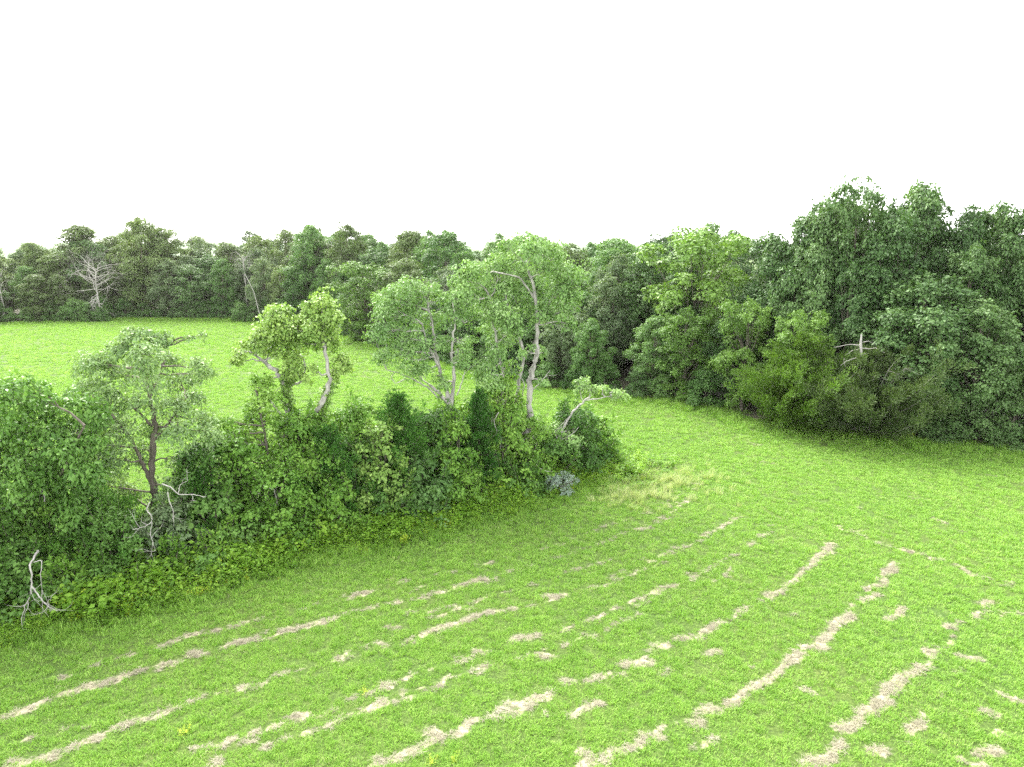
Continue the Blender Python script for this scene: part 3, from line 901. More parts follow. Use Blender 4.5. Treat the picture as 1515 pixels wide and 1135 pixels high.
def lobed_tree(name, label, y, base_uv, trunks, lobes, mat, bark, seed, leaf=.15, cover=.95, ratio=.6, extra=None, twigs=5, droop=.4, cat='tree', group=None, jit=.55, conn=True, spray=.42):
    """tree of the copse: trunks and foliage clumps placed where the photograph shows them"""
    r = np.random.default_rng(seed)
    b_ = at(base_uv[0], base_uv[1], y); b_ = np.array((b_[0], y, 0.0))
    tb, lv, tw = Tubes(), Leaves(), Tubes()
    nodes = []
    for pts, r0, r1 in trunks:
        w = [np.array(at(q[0], q[1], y + (q[2] if len(q) > 2 else 0))) for q in pts]
        if len(nodes) == 0:
            w = [np.array((w[0][0], w[0][1], -.25))] + w
        p = smooth_path(w, max(8, 4 * len(w)), r0 * .22, r) - b_
        rad = np.linspace(r0, r1, len(p)) * (1 + r.normal(0, .07, len(p)))
        tb.add(p, rad, 8)
        nodes.append(p)
    allp = np.concatenate(nodes)
    cen = np.mean([at(l[0], l[1], y) for l in lobes], 0) - b_
    for l in lobes:
        u, v, rp = l[:3]
        dy = l[3] if len(l) > 3 else r.normal(0, jit)
        c = at(u, v, y + dy) - b_
        rad = rp * mpp(u, v, y)
        lv.lobe(c, rad, leaf, cover, r, unit((c - cen) * (1, 1, .6) + 1e-6), squash=r.uniform(.72, .95), ratio=ratio, droop=droop, spray=spray)
        if conn:
            w_ = allp + np.where(allp[:, 2:3] > c[2], .8, 0)
            k = int(np.argmin(np.linalg.norm(w_ - c, axis=1)))
            mid = (allp[k] + c) / 2 + r.normal(0, .12, 3)
            pth = smooth_path([allp[k], mid, c], 6, .03, r)
            tb.add(pth, np.linspace(.045, .014, 6), 5)
            for _ in range(twigs):
                d = unit(r.normal(0, 1, 3) + (0, 0, .3))
                tw.add(smooth_path([pth[r.integers(2, 6)], c + d * rad * .6, c + d * rad * 1.08], 4, .03, r), np.linspace(.013, .004, 4), 3)
    e = empty(name, b_); tag(e, label, cat, group)
    global TRI
    t = obj('trunk', tb.mesh('trunk', M[bark]), e)
    if tw.n:
        obj('twigs', tw.mesh('twigs', M[bark]), t)['kind'] = 'stuff'
    cm = lv.mesh('crown', M[mat], r); TRI += len(cm.polygons)
    obj('crown', cm, e)
    if extra:
        extra(e, b_, r)
    return e


def px_limbs(y, b_, limbs, mat, name, parent, label=None, seed=3, ntw=3, twl=.5):
    r = np.random.default_rng(seed)
    tb = Tubes()
    for pts, r0, r1 in limbs:
        w = [np.array(at(q[0], q[1], y + (q[2] if len(q) > 2 else 0))) for q in pts]
        r0, r1 = r0 * .62, r1 * .62
        p = smooth_path(w, 3 * len(w) + 2, r0 * .3, r) - b_
        tb.add(p, np.linspace(r0, r1, len(p)), 6)
        for _ in range(ntw):
            k = r.integers(len(p) // 2, len(p))
            grow(tb, p[k], unit(p[k] - p[k - 2]) * .7 + r.normal(0, .6, 3), twl * r.uniform(.6, 1.3), max(.008, r1 * .7), 1, r, .35, 2, 4)
    o = obj(name, tb.mesh(name, M[mat]), parent)
    if label:
        o['label'] = label
    return o


# 1 left edge tree
lobed_tree('broadleaf_tree', 'leafy green tree with drooping leaves at the end of the copse beside the grey-green tree', 22.8, (48, 860),
    [([(48, 880), (55, 800), (60, 720), (50, 650), (40, 600)], .17, .04), ([(60, 730), (100, 690, -.5), (125, 630, -.8)], .08, .03), ([(50, 700), (10, 650, .5), (-40, 620, .8)], .08, .03)],
    [(20, 590, 34), (60, 610, 32), (100, 600, 30), (135, 620, 26), (30, 640, 36), (75, 650, 34), (115, 660, 34), (5, 660, 34), (50, 690, 34), (95, 700, 30), (-30, 600, 40), (-50, 650, 45), (-80, 610, 45), (-40, 690, 40), (20, 720, 28), (75, 735, 26), (100, 755, 24), (60, 770, 26), (130, 695, 22), (85, 790, 26), (100, 830, 28), (-90, 680, 45), (55, 580, 22), (0, 575, 22), (25, 760, 30), (45, 735, 30), (70, 700, 28), (25, 790, 28), (-20, 740, 34), (-30, 790, 36), (120, 720, 26), (60, 815, 30), (130, 780, 26)],
    'leafy', 'bark', 101, .18, 1.15, .5, droop=.65, spray=.5)
# 2 grey-green tree
lobed_tree('broadleaf_tree', 'loose grey-green tree with a dark forked trunk and open crown', 25.6, (226, 800),
    [([(226, 830), (228, 750), (226, 690), (230, 640), (225, 590), (212, 540), (206, 505)], .19, .05), ([(222, 710), (208, 680, -.3), (195, 650, -.5), (170, 620, -.8)], .09, .03), ([(228, 650), (250, 625, .4), (275, 590, .8)], .07, .025), ([(225, 630), (205, 610, -.5), (190, 600, -.8)], .06, .02), ([(226, 580), (240, 545, .3), (238, 515, .5)], .05, .02)],
    [(205, 497, 22), (235, 505, 18), (180, 520, 22), (215, 530, 24), (250, 535, 22), (150, 540, 24), (125, 540, 20), (185, 555, 24), (225, 565, 26), (265, 565, 22), (290, 545, 18), (305, 555, 12), (135, 575, 24), (165, 590, 26), (205, 600, 24), (250, 600, 26), (285, 590, 20), (150, 625, 26), (185, 640, 26), (230, 630, 20), (265, 640, 26), (300, 620, 20), (130, 655, 26), (170, 680, 28), (210, 665, 20), (260, 680, 18), (155, 715, 28), (190, 725, 22), (255, 715, 16), (140, 745, 24), (300, 495, 8), (280, 500, 7), (312, 640, 14)],
    'greytree', 'bark', 102, .15, 1.0, .45, droop=.5, jit=.9, spray=.5)
# 4 small leaning tree
lobed_tree('broadleaf_tree', 'small fresh green tree leaning beside the ivy-clad tree', 27.6, (400, 760),
    [([(402, 780), (400, 720), (395, 660), (385, 610), (380, 580)], .10, .03), ([(398, 690), (420, 650, .3), (425, 620, .5)], .05, .02)],
    [(385, 572, 17), (395, 595, 20), (375, 612, 20), (400, 625, 24), (420, 640, 22), (370, 645, 24), (395, 660, 26), (430, 665, 22), (360, 675, 24), (410, 690, 24), (440, 690, 20), (350, 640, 18), (335, 625, 14), (330, 655, 16)],
    'bush', 'bark', 104, .15, .9)


# 5 ivy tree
def ivy_extra(e, b_, r):
    lv = Leaves()
    for pts in ([(440, 655), (428, 600), (420, 575), (432, 545)], [(470, 620), (455, 640), (480, 590), (492, 560)], [(390, 610), (370, 625), (350, 640)]):
        w = smooth_path([at(q[0], q[1], 29.5) for q in pts], 14) - b_
        for c in w:
            lv.lobe(c, .24 + .08 * r.random(), .11, 1.5, r, ratio=.8, spray=.6)
    obj('ivy', lv.mesh('ivy', M['ivy'], r), e)['label'] = 'dark ivy climbing the forked trunk'


lobed_tree('ivy_clad_tree', 'ivy-clad tree with two forked grey trunks and rounded leaf clumps', 29.5, (440, 740),
    [([(442, 760), (436, 690), (430, 635), (424, 595), (418, 560), (405, 545), (392, 535)], .20, .08), ([(444, 700), (452, 640), (470, 605, -.2), (488, 570, -.3), (484, 530, -.2), (475, 500)], .17, .06), ([(440, 690), (420, 625, -.3), (405, 600, -.5), (395, 588, -.5)], .09, .04), ([(405, 545), (390, 535, .1), (370, 520, .1), (350, 525, 0)], .07, .03), ([(420, 575), (445, 565, .2), (452, 545, .2)], .07, .03), ([(488, 555), (500, 545, .2), (508, 530, .3)], .05, .02)],
    [(478, 447, 22), (465, 470, 22), (490, 470, 18), (478, 492, 22), (460, 490, 14), (488, 508, 14), (412, 470, 24), (400, 492, 22), (425, 490, 24), (445, 482, 18), (388, 508, 16), (415, 512, 20), (440, 505, 18), (432, 525, 14), (400, 522, 12), (357, 522, 14), (350, 532, 10), (364, 510, 9), (440, 545, 13), (425, 550, 11), (450, 560, 12), (462, 545, 9), (502, 540, 13), (508, 528, 10), (495, 552, 9), (470, 505, 12), (455, 455, 12), (400, 560, 7)],
    'ivy', 'pale', 105, .13, 1.5, .75, extra=ivy_extra, jit=.35, droop=.5, twigs=2)


# 8 middle pale tree
def mid_extra(e, b_, r):
    px_limbs(32.0, b_, [([(650, 590), (632, 572), (610, 560, -.3), (590, 552, -.5), (572, 548, -.6), (565, 535, -.6), (568, 520, -.6)], .075, .025), ([(600, 560, -.3), (585, 568, -.6), (578, 558, -.6), (585, 550, -.6)], .04, .02), ([(676, 585), (684, 565), (688, 548)], .06, .03), ([(572, 545, -.6), (560, 515, -.6), (556, 505, -.6)], .035, .015), ([(630, 560), (615, 545), (595, 545)], .03, .01)], 'dead', 'dead_branch', e, 'crooked bleached bare limbs', 7, 2, .5)


lobed_tree('broadleaf_tree', 'pale-barked tree with an airy light green crown and crooked bare limbs', 32.0, (668, 720),
    [([(672, 740), (670, 680), (667, 620), (665, 590), (655, 560, .1), (645, 520, .2), (640, 480, .2), (632, 445, .2)], .19, .04), ([(667, 600), (672, 560, -.1), (668, 520, -.2), (673, 480, -.2), (672, 460, -.2)], .11, .03), ([(650, 545), (632, 510, -.2), (625, 480, -.2)], .07, .02), ([(668, 600), (648, 580), (636, 570)], .13, .06)],
    [(590, 445, 26), (620, 440, 26), (650, 445, 24), (575, 470, 26), (605, 470, 24), (640, 475, 24), (665, 465, 20), (560, 490, 18), (590, 500, 24), (620, 510, 22), (648, 508, 16), (575, 525, 16), (600, 530, 20), (625, 540, 16), (610, 552, 14), (685, 520, 18), (678, 535, 14), (690, 505, 12), (645, 555, 12), (655, 570, 10), (565, 450, 18), (605, 425, 18), (672, 438, 16), (630, 430, 16), (690, 470, 16)],
    'airy', 'pale', 108, .15, .80, .5, extra=mid_extra, jit=.8, twigs=6)


# 9 tall tree
def tall_extra(e, b_, r):
    px_limbs(33.6, b_, [([(785, 580), (798, 568, -.2), (806, 558, -.3), (814, 548, -.3)], .05, .02), ([(775, 660), (785, 668, -.8), (792, 680, -1.2), (795, 692, -1.5), (808, 697, -1.8), (820, 698, -2.0)], .05, .018), ([(776, 650), (762, 655, -.6), (790, 645, -.8)], .035, .012), ([(770, 600), (776, 570, -.5), (772, 560, -.5)], .05, .03)], 'dead', 'dead_branch', e, 'bleached bare side branches', 9, 2, .45)


lobed_tree('broadleaf_tree', 'tallest copse tree with several pale bare trunks and a broad drooping light green crown', 33.6, (777, 712),
    [([(777, 735), (775, 680), (780, 640), (784, 600), (783, 565), (792, 535), (797, 500), (796, 470), (790, 430), (780, 390)], .24, .06), ([(778, 700), (768, 640, .4), (764, 600, .5), (768, 560, .5), (776, 535, .5), (770, 500, .5), (750, 450, .4)], .14, .05), ([(770, 690), (748, 640, .6), (742, 590, .7), (745, 555, .7), (738, 520, .7), (730, 480, .5), (725, 440, .3)], .13, .04), ([(795, 480), (812, 450, .3), (825, 425, .5)], .08, .03), ([(790, 440), (768, 410, -.3), (745, 405, -.5)], .07, .025)],
    [(790, 372, 24), (760, 385, 24), (820, 385, 22), (840, 405, 22), (805, 400, 26), (775, 410, 26), (735, 395, 24), (705, 400, 24), (685, 415, 20), (720, 420, 26), (750, 428, 26), (790, 432, 26), (825, 430, 26), (848, 440, 16), (690, 440, 22), (715, 450, 22), (740, 460, 24), (770, 455, 22), (800, 460, 22), (830, 460, 20), (840, 480, 14), (725, 485, 20), (745, 500, 20), (765, 485, 18), (735, 520, 18), (755, 540, 14), (775, 520, 14), (720, 545, 16), (728, 565, 16), (712, 555, 12), (790, 515, 12), (802, 522, 10), (755, 470, 18), (805, 565, 10), (835, 418, 18), (755, 362, 16), (815, 362, 15), (770, 360, 16), (785, 352, 12)],
    'airy', 'pale', 109, .15, .85, .55, extra=tall_extra, jit=.9, twigs=4, droop=.7)


# right-hand leaning crooked small tree and its outreaching bough
def right_extra(e, b_, r):
    px_limbs(34.2, b_, [([(805, 690), (812, 668, -.3), (825, 655, -.4), (850, 640, -.5), (856, 632, -.5)], .06, .02), ([(815, 665, -.3), (800, 655, -.3), (790, 662, -.3)], .04, .015), ([(828, 655, -.4), (820, 640, -.4), (838, 620, -.4)], .035, .012)], 'dead', 'dead_branch', e, 'pale broken branches', 13, 3, .4)


lobed_tree('broadleaf_tree', 'small broken tree with pale crooked limbs and one long leafy bough reaching out', 34.2, (800, 705),
    [([(798, 715), (806, 685), (818, 660), (830, 640), (845, 612), (862, 595), (872, 588)], .10, .04), ([(866, 592), (885, 590), (905, 585)], .035, .012), ([(862, 595), (858, 580), (862, 570)], .025, .01)],
    [(858, 570, 10), (875, 576, 9), (893, 577, 11), (910, 580, 11), (922, 585, 8), (868, 562, 6), (825, 632, 12), (838, 640, 12), (815, 645, 12), (845, 625, 9), (850, 650, 12), (830, 655, 14)],
    'airy', 'dead', 113, .13, .9, .6, extra=right_extra, jit=.3, twigs=4)

# cedars of the copse
cedar(588, 770, 588, 125, 29.6, 'cedar_tree', 'bushy dark green cedar before the gap between the ivy-clad and pale-barked trees', 'cedar', .13, 1.3, 130)
cedar(708, 740, 582, 80, 31.4, 'cedar_tree', 'narrow dark green cedar between the two pale-trunked trees', 'cedar', .13, 1.3, 110)
cedar(478, 780, 640, 120, 28.2, 'cedar_tree', 'low spreading dark cedar at the foot of the ivy-clad tree', 'cedar', .13, 1.2, 100)
cedar(130, 880, 740, 150, 23.6, 'cedar_tree', 'dark shaded cedar under the leafy tree at the copse end', 'cedar', .13, 1.1, 110)
cedar(275, 850, 700, 120, 25.4, 'cedar_tree', 'dark shaded cedar beside the grey-green tree', 'cedar', .13, 1.1, 100)

# bushes of the copse: u, v of the top, width in pixels, metres behind the front, look, label
BUSH = [
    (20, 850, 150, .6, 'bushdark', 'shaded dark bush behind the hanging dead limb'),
    (-90, 800, 200, 1.2, 'bushdark', 'dark bush at the very end of the copse'),
    (110, 868, 90, .2, 'bush', 'small bright bush next to the hanging dead limb'),
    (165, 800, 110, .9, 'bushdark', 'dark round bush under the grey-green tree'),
    (185, 850, 100, .3, 'bush', 'bright green rounded bush at the front below the grey-green tree'),
    (245, 785, 100, 1.0, 'grey', 'grey-green bush with thin bare twigs below the forked trunk'),
    (255, 835, 90, .2, 'bush', 'leafy vine-draped bush at the weedy margin below the grey-green tree'),
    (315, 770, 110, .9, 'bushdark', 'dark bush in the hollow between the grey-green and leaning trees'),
    (330, 815, 90, .2, 'bush', 'low bright bush at the margin below the leaning tree'),
    (350, 705, 100, 2.0, 'bush', 'mid-height green bush at the foot of the leaning tree'),
    (400, 745, 120, .8, 'bush', 'broad fresh green bush in front of the leaning tree'),
    (425, 790, 90, .2, 'bush', 'bright leafy bush at the margin in front of the low cedar'),
    (470, 700, 110, 1.3, 'bush', 'tall rounded green bush in front of the low cedar'),
    (500, 740, 90, .5, 'bush', 'light green bush beside the dark hollow'),
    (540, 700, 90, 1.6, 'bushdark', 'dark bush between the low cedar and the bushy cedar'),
    (560, 680, 90, 1.0, 'ivy', 'pale green leafy bush at the foot of the bushy cedar'),
    (570, 745, 80, .5, 'bushdark', 'dark low bush at the foot of the bushy cedar'),
    (625, 690, 105, .5, 'mid', 'large blue-green bush with a rounded top before the pale-barked tree'),
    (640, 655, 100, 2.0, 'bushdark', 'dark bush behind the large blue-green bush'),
    (675, 675, 90, .9, 'bush', 'bright bush right of the large blue-green bush'),
    (690, 720, 80, .3, 'bush', 'low bright bush over the fallen pale stick'),
    (735, 610, 85, 2.2, 'bush', 'tall vine-draped bush wrapping the bare trunks of the tallest tree'),
    (745, 665, 95, 1.0, 'bush', 'bush in front of the vine-draped bush'),
    (770, 700, 80, .4, 'bushdark', 'dark bush at the foot of the tallest tree'),
    (815, 680, 95, .9, 'bushdark', 'dark bush under the broken tree'),
    (850, 665, 100, 1.0, 'bushdark', 'rounded dark green bush at the grassy end of the copse'),
    (885, 675, 70, .9, 'bush', 'last small bush of the copse next to the dry grass'),
    (800, 715, 80, .1, 'bush', 'small bright bush behind the silvery shrub'),
    (300, 705, 110, 2.4, 'bushdark', 'tall dark bush in the gap right of the forked dark trunk'),
    (440, 660, 110, 2.3, 'bush', 'tall bush against the two forked grey trunks'),
    (525, 655, 100, 2.6, 'bush', 'tall bush filling the gap left of the bushy cedar'),
    (655, 640, 90, 3.0, 'bush', 'tall bush at the foot of the pale-barked tree'),
    (780, 655, 80, 1.8, 'bush', 'bush hiding the foot of the tallest tree'),
    (60, 790, 130, 2.0, 'bush', 'tall bush under the drooping leaves at the copse end'),
    (700, 640, 80, 2.6, 'bush', 'green bush between the narrow cedar and the tallest tree'),
]
br = np.random.default_rng(77)
for (u, vt, w, dy, mat, lab) in BUSH:
    y = yfront(u) + dy + .6
    vt -= (16 if dy < .8 else 44) + br.uniform(-14, 14)
    H = at(u, vt, y)[2]; Rd = w * 1.15 * mpp(u, vt, y) / 2
    H = max(H, .8)
    tall = H > 2.6
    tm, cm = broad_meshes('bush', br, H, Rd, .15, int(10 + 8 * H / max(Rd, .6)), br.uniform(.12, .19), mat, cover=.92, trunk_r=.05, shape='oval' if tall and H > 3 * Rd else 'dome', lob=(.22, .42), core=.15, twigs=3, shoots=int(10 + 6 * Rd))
    b_ = at(u, vt, y)
    e = empty('bush', (b_[0], y, 0)); tag(e, lab, 'bush', 'bushes of the copse')
    obj('stem', tm, e); obj('foliage', cm, e)

# silvery shrub
y = yfront(828) - 1.0
tm, cm = broad_meshes('silver_shrub', br, at(828, 703, y)[2], 25 * mpp(828, 745, y), .2, 14, .08, 'silver', cover=.45, trunk_r=.03, shape='vase', lob=(.3, .42), twigs=3)
b_ = at(828, 745, y); e = empty('silver_shrub', (b_[0], y, 0)); tag(e, 'small silvery blue-grey shrub at the weedy front of the copse', 'shrub')
obj('stem', tm, e); obj('foliage', cm, e)


def limbs_thing(name, label, y, limbs, seed, ntw=3, twl=.5, mat='dead', cat='dead branch'):
    b_ = np.array(at(*limbs[0][0][0][:2], y))
    e = empty(name, b_); tag(e, label, cat)
    px_limbs(y, b_, limbs, mat, 'limb', e, None, seed, ntw, twl)
    return e


y = yfront(60) - .7
limbs_thing('dead_limb', 'long bleached dead limb hanging down in a fork to the weeds', y, [
    ([(56, 815, 1.2), (50, 825, .5), (44, 838), (48, 855), (46, 868), (44, 885), (36, 898), (32, 915)], .06, .022), ([(46, 866), (56, 880), (66, 893), (85, 904)], .04, .016), ([(50, 832, .3), (62, 828, .3), (60, 850, .3), (63, 880, .3)], .028, .01)], 51, 4, .55)
limbs_thing('dead_limb', 'short bleached bough sticking out of the leafy tree at the copse end', 22.4, [([(-25, 800), (5, 803), (28, 805), (45, 798)], .055, .02), ([(28, 804), (24, 812)], .03, .015)], 52, 2, .4)
y = yfront(222) + .2
limbs_thing('dead_limb', 'jagged pale dead branch before the dark forked trunk', y, [([(222, 743), (216, 754), (224, 763), (225, 773), (212, 780), (196, 784)], .04, .014), ([(225, 773), (222, 790), (230, 815)], .022, .008)], 53, 4, .5)
limbs_thing('dead_limb', 'thin pale dead branch hanging right of the dark forked trunk', y, [([(248, 728), (250, 740), (256, 755), (257, 772)], .035, .014)], 54, 3, .4)
limbs_thing('dead_limb', 'pale antler-shaped dead branch right of the dark forked trunk', y + .3, [([(240, 716), (254, 722), (264, 732), (285, 732), (305, 735)], .035, .012), ([(264, 730), (266, 718), (278, 711)], .025, .012)], 55, 2, .35)
y = yfront(65) + 2
limbs_thing('dead_limb', 'upright dead twig among the drooping leaves', y, [([(66, 742), (64, 725), (60, 712), (66, 703)], .03, .012), ([(64, 722), (52, 727)], .02, .008)], 56, 4, .3)
limbs_thing('dead_snag', 'broken leaning grey snag between the bushy cedar and the pale-barked tree', 31.0, [([(662, 668), (652, 640), (640, 618)], .12, .09)], 57, 0, cat='snag')
y = yfront(700) - .35
limbs_thing('fallen_stick', 'pale fallen stick at the weedy front of the copse', y, [([(685, 751), (697, 760), (708, 771)], .03, .015), ([(690, 756), (700, 758)], .02, .01)], 58, 1, .3)
limbs_thing('dead_log', 'grey broken bough leaning out between grey-green and leaning trees', 27.6, [([(372, 662), (352, 648), (335, 636)], .075, .045)], 59, 3, .5)
y = yfront(405) + .6
limbs_thing('dead_limb', 'short forked dead branch in the broad fresh green bush', y, [([(395, 722), (405, 724), (408, 735)], .03, .012)], 60, 3, .35)
limbs_thing('dead_limb', 'crooked dead branch hanging in the vine-draped bush', 31.6, [([(738, 610), (730, 622), (734, 635), (742, 650), (740, 665)], .035, .014), ([(728, 615), (727, 640)], .025, .01)], 61, 3, .35)

# ------------------------------------------------------------------ grass, straw and weeds (instanced stuff)
kr = np.random.default_rng(99)


def blades(name, r, n, rad, h, w, mat, spread=.5, lay=0.0):
    """tuft of curved tapering blades"""
    a_ = r.uniform(0, 6.283, n); q = np.sqrt(r.random(n)) * rad
    P = np.stack((np.cos(a_) * q, np.sin(a_) * q, np.full(n, -.02)), 1)
    d2 = r.uniform(0, 6.283, n)
    out = np.stack((np.cos(d2), np.sin(d2), np.zeros(n)), 1)
    L_ = h * r.uniform(.5, 1.25, n)[:, None]; W = w * r.uniform(.7, 1.3, n)[:, None]
    ln = (spread * r.uniform(.3, 1.3, n))[:, None]
    up = np.array((0, 0, 1.0))
    if lay:
        d1 = unit(out + up * r.uniform(.0, .25, n)[:, None]); d3 = unit(out + up * r.uniform(-.15, .1, n)[:, None])
        P[:, 2] = r.uniform(.0, lay, n)
    else:
        d1 = unit(up + out * ln * .6); d3 = unit(up * .6 + out * ln * 1.7)
    side = np.stack((-np.sin(d2), np.cos(d2), np.zeros(n)), 1)
    mid = P + d1 * L_ * .55; tip = mid + d3 * L_ * .5
    v = np.stack((P - side * W * .5, P + side * W * .5, mid + side * W * .42, mid - side * W * .42, tip), 1).reshape(-1, 3)
    b_ = np.arange(n)[:, None] * 5
    f = np.concatenate((b_ + np.array([[0, 1, 2]]), b_ + np.array([[0, 2, 3]]), b_ + np.array([[3, 2, 4]])), 1).ravel()
    return new_mesh(name, v, f, np.full(3 * n, 3), mat, {'tint': np.repeat(r.random(n), 3)})


def sprig(name, r, h, n, leaf, mat):
    lv = Leaves()
    for _ in range(6):
        b_ = np.append(r.normal(0, .16, 2), 0); e_ = b_ + np.array((*r.normal(0, .28, 2), h * r.uniform(.55, 1.1)))
        t = r.random(n)
        P = b_ + (e_ - b_) * t[:, None] + r.normal(0, .05, (n, 3))
        a_ = r.uniform(0, 6.283, n)
        D = unit(np.stack((np.cos(a_), np.sin(a_), r.uniform(-.3, .5, n)), 1))
        N = unit(r.normal(0, .35, (n, 3)) + (0, 0, 1))
        L_ = leaf * r.uniform(.6, 1.3, n) * (1.15 - .5 * t)
        lv.add(P, D, N, L_, L_ * .55)
    return lv.mesh(name, M[mat], r)


def scatter(name, label, cat, pts, rot, scl, meshes, kind='stuff', tilt=.12):
    """points carrying turn and size; each takes one of the tuft meshes"""
    n = len(pts)
    which = kr.integers(0, len(meshes), n)
    parent = None
    for k, src in enumerate(meshes):
        sel = which == k
        so = bpy.data.objects.new(name + '_source', src)          # never linked to the scene: instanced only
        me = bpy.data.meshes.new(name)
        me.vertices.add(int(sel.sum()))
        me.vertices.foreach_set('co', pts[sel].astype(np.float32).ravel())
        ra = me.attributes.new('turn', 'FLOAT_VECTOR', 'POINT')
        rv = np.stack((kr.normal(0, tilt, sel.sum()), kr.normal(0, tilt, sel.sum()), rot[sel]), 1)
        ra.data.foreach_set('vector', rv.astype(np.float32).ravel())
        sa = me.attributes.new('size', 'FLOAT', 'POINT'); sa.data.foreach_set('value', scl[sel].astype(np.float32))
        o = obj(name, me, parent)
        if parent is None:
            parent = o
            tag(o, label, cat, kind=kind)
        else:
            o['kind'] = kind
        g = bpy.data.node_groups.new(name, 'GeometryNodeTree')
        g.interface.new_socket('Geometry', in_out='INPUT', socket_type='NodeSocketGeometry')
        g.interface.new_socket('Geometry', in_out='OUTPUT', socket_type='NodeSocketGeometry')
        gi, go = g.nodes.new('NodeGroupInput'), g.nodes.new('NodeGroupOutput')
        ip = g.nodes.new('GeometryNodeInstanceOnPoints')
        oi = g.nodes.new('GeometryNodeObjectInfo'); oi.inputs['Object'].default_value = so
        t1 = g.nodes.new('GeometryNodeInputNamedAttribute'); t1.data_type = 'FLOAT_VECTOR'; t1.inputs['Name'].default_value = 'turn'
        t2 = g.nodes.new('GeometryNodeInputNamedAttribute'); t2.data_type = 'FLOAT'; t2.inputs['Name'].default_value = 'size'
        e2r = g.nodes.new('FunctionNodeEulerToRotation')
        lk = g.links
        lk.new(gi.outputs[0], ip.inputs['Points']); lk.new(oi.outputs['Geometry'], ip.inputs['Instance'])
        lk.new(t1.outputs[0], e2r.inputs[0]); lk.new(e2r.outputs[0], ip.inputs['Rotation'])
        lk.new(t2.outputs[0], ip.inputs['Scale']); lk.new(ip.outputs[0], go.inputs[0])
        o.modifiers.new('scatter', 'NODES').node_group = g


# candidate points over the field, denser close by
cand = []
for y0, y1, dens, sc_ in ((9, 24, 42, .8), (24, 40, 28, .95), (40, 62, 15, 1.2), (62, 125, 6.5, 1.6)):
    hw = y1 * .80 + 14
    n = int((y1 - y0) * 2 * hw * dens)
    x = kr.uniform(-hw, hw, n); y = kr.uniform(y0, y1, n)
    k = np.abs(x) < y * .80 + 14
    cand.append(np.stack((x[k], y[k], np.full(k.sum(), sc_)), 1))
cand = np.concatenate(cand)
bd = behind_edge(cand[:, 0], cand[:, 1])
cand = cand[bd < .6]
sx = straw_at(cand[:, 0], cand[:, 1])
big = vnoise(cand[:, 0], cand[:, 1], .9, 31)
near_ = np.maximum.reduce([sx] + [straw_at(cand[:, 0] + dx, cand[:, 1] + dy) for dx, dy in ((.14, -.1), (-.14, -.12), (0, -.2))])
keep = kr.random(len(cand)) > sx * 1.1
c = cand[keep]; sz = c[:, 2] * (.90 + .20 * big[keep]) * (1 - .5 * near_[keep]) * kr.uniform(.8, 1.2, len(c))
pts = np.stack((c[:, 0], c[:, 1], zg(c[:, 0], c[:, 1])), 1)
gm = [blades('grass_tuft', kr, n_, r_, h_, w_, M['grass'], sp_) for n_, r_, h_, w_, sp_ in ((52, .22, .11, .012, 1.0), (48, .19, .14, .012, .9), (60, .26, .09, .013, 1.1), (40, .15, .17, .012, .8), (48, .22, .12, .015, 1.2))]
scatter('meadow_grass', 'short fresh green grass growing over the field', 'grass', pts, kr.uniform(0, 6.28, len(pts)), sz, gm)
k = kr.random(len(cand)) < .13 * (.3 + 1.4 * vnoise(cand[:, 0], cand[:, 1], .5, 61))
c = cand[k]
scatter('dead_blades', 'yellowed dead grass blades mixed through the green field', 'grass', np.stack((c[:, 0], c[:, 1], zg(c[:, 0], c[:, 1])), 1), kr.uniform(0, 6.28, len(c)), c[:, 2] * kr.uniform(.6, 1.1, len(c)), [blades('dead_tuft', kr, 26, .2, .13, .010, M['drygrass'], 1.1) for _ in range(2)])
print('grass tufts', len(pts), 'tris', TRI)

# straw mats on the raked rows
n = 420000
x = kr.uniform(-34, 40, n); y = kr.uniform(10, 50, n)
sx = straw_at(x, y)
k = kr.random(n) < sx ** 1.3 * .8
pts = np.stack((x[k], y[k], zg(x[k], y[k])), 1)
sm = [blades('straw_tuft', kr, 26, .11, .15, .009, M['straw'], .9, .04) for _ in range(3)]
scatter('straw', 'pale dry straw left lying in broken rows across the mown grass', 'straw', pts, kr.uniform(0, 6.28, len(pts)), kr.uniform(.6, 1.15, len(pts)), sm, tilt=.06)

# weedy margin of the copse
def along(poly, n, r):
    d = np.concatenate(([0], np.cumsum(np.linalg.norm(np.diff(poly, axis=0), axis=1))))
    t = r.uniform(0, d[-1], n)
    p = np.stack([np.interp(t, d, poly[:, i]) for i in (0, 1)], 1)
    k = np.clip(np.searchsorted(d, t) - 1, 0, len(poly) - 2)
    tg = unit(poly[k + 1] - poly[k])
    return p, np.stack((tg[:, 1], -tg[:, 0]), 1)          # right-hand normal: towards the camera


n = 5200
p_, nn = along(FRONT, n, kr)
off = kr.normal(.1, .6, n)
q = p_ + nn * off[:, None]
k = (off < 1.7) & (off > -2.5)
q, off = q[k], off[k]
end_ = gnd(905, 690)[:2]
q2 = end_ + kr.normal(0, 1, (500, 2)) * (1.0, 1.5) + (.2, .6)
q = np.concatenate((q, q2)); off = np.concatenate((off, kr.uniform(0, 1, 500)))
pts = np.stack((q[:, 0], q[:, 1], np.zeros(len(q))), 1)
wsc = np.clip(1.1 - .5 * off, .3, 1.35) * kr.uniform(.5, 1.15, len(q)) * (.45 + 1.0 * vnoise(q[:, 0], q[:, 1], .8, 51))
wm = [sprig('weed_sprig', kr, .62, 22, l_, 'weed') for l_ in (.10, .15, .19, .13)] + [sprig('weed_sprig', kr, .5, 24, .12, 'bush')] + [sprig('weed_sprig', kr, .55, 24, .11, 'yweed')] * 0
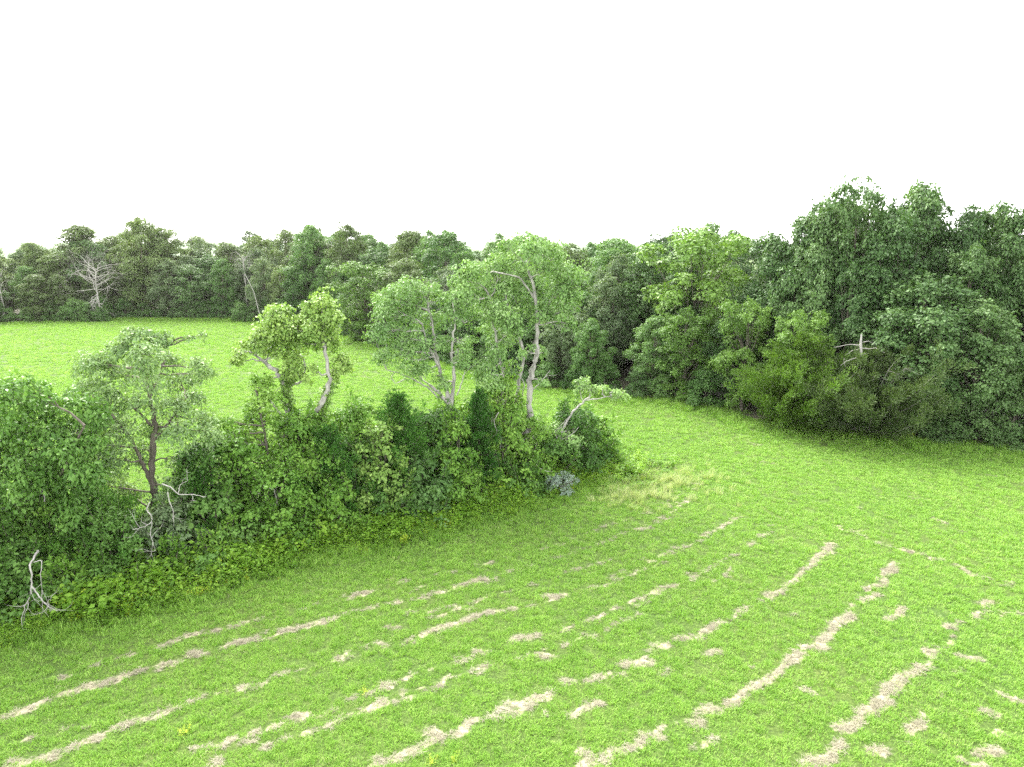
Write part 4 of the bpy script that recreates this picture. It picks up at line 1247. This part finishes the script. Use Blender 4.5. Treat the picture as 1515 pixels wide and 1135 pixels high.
scatter('undergrowth', 'tangled yellow-green weeds along the foot of the copse', 'weeds', pts, kr.uniform(0, 6.28, len(pts)), wsc, wm, tilt=.2)
# sparse yellowing weeds in the margin
k = kr.random(len(q)) < .10
scatter('yellow_weeds', 'yellowing leafy weeds among the margin of the copse', 'weeds', pts[k] + kr.normal(0, .2, (k.sum(), 3)) * (1, 1, 0), kr.uniform(0, 6.28, k.sum()), wsc[k] * .9, [sprig('yellow_sprig', kr, .55, 24, .11, 'yweed') for _ in range(2)], tilt=.2)

# tall grass on the copse margin and along the wood
n = 2600
p_, nn = along(FRONT, n, kr)
off = kr.normal(.7, .5, n)
q = p_ + nn * off[:, None]
p2, n2 = along(EDGE[::-1], 6500, kr)
q = np.concatenate((q, p2 + n2 * 0 + np.stack([kr.normal(0, .9, 6500), kr.normal(-.4, 1.0, 6500)], 1)))
pts = np.stack((q[:, 0], q[:, 1], np.zeros(len(q))), 1)
sc_ = np.where(np.arange(len(q)) < n, kr.uniform(.3, .75, len(q)), kr.uniform(.35, 1.0, len(q)) * (.5 + vnoise(q[:, 0], q[:, 1], .45, 71)))
scatter('tall_grass', 'taller uncut grass along the copse and the wood edge', 'grass', pts, kr.uniform(0, 6.28, len(pts)), sc_, [blades('tall_tuft', kr, 40, .26, .48, .016, M['grass'], .7) for _ in range(3)])

# dry tan grass at the end of the copse
q = gnd(968, 712)[:2] + kr.normal(0, 1, (230, 2)) * (1.6, 1.5)
q = np.concatenate((q, gnd(925, 735)[:2] + kr.normal(0, 1, (80, 2)) * (.8, .7)))
pts = np.stack((q[:, 0], q[:, 1], np.zeros(len(q))), 1)
scatter('dry_grass', 'tall dry tan grass round the end of the copse', 'grass', pts, kr.uniform(0, 6.28, len(pts)), kr.uniform(.4, .95, len(pts)), [blades('dry_tuft', kr, 34, .22, .55, .012, M['drygrass'], .8) for _ in range(2)])

# single yellow weeds
for u, v, w, lab in ((1322, 641, 1.5, 'yellow-green flowering weeds at the foot of the brown dying cedar'), (1345, 646, 1.2, 'yellow-green weed clump right of the brown dying cedar'), (275, 1083, .5, 'small yellowish weed alone between straw rows below the copse end'), (640, 1131, .45, 'yellow weed left of its pair in the near grass'), (672, 1126, .45, 'yellow weed right of its pair in the near grass'), (537, 1025, .4, 'tiny yellow weed beside a broken straw row')):
    g_ = gnd(u, v)
    me = sprig('weed', kr, .55, 22, .12, 'yweed')
    o = obj('yellow_weed', me, None, (g_[0], g_[1], 0)); w *= .75 if v > 900 else 1; o.scale = (w, w, w); tag(o, lab, 'weed')

# ------------------------------------------------------------------ haze
HZ_ = 26
hv = np.array([(x, y, z) for z in (-2, HZ_) for y in (-450, 4600) for x in (-3600, 3600)], float)
hf = [(0, 1, 3, 2), (4, 6, 7, 5), (0, 4, 5, 1), (2, 3, 7, 6), (0, 2, 6, 4), (1, 5, 7, 3)]
m, N, L = mat_new('haze_air')
pv = N.new('ShaderNodeVolumePrincipled')
pv.inputs['Color'].default_value = (1.0, .97, .90, 1)
pv.inputs['Density'].default_value = .00009
pv.inputs['Anisotropy'].default_value = .55
o = N.new('ShaderNodeOutputMaterial'); L.new(pv.outputs[0], o.inputs['Volume'])
me = new_mesh('haze', hv, np.array(hf)[:, ::-1].ravel(), np.full(6, 4), m)
tag(obj('haze', me), 'pale summer haze over the field and woods', 'haze', kind='stuff')
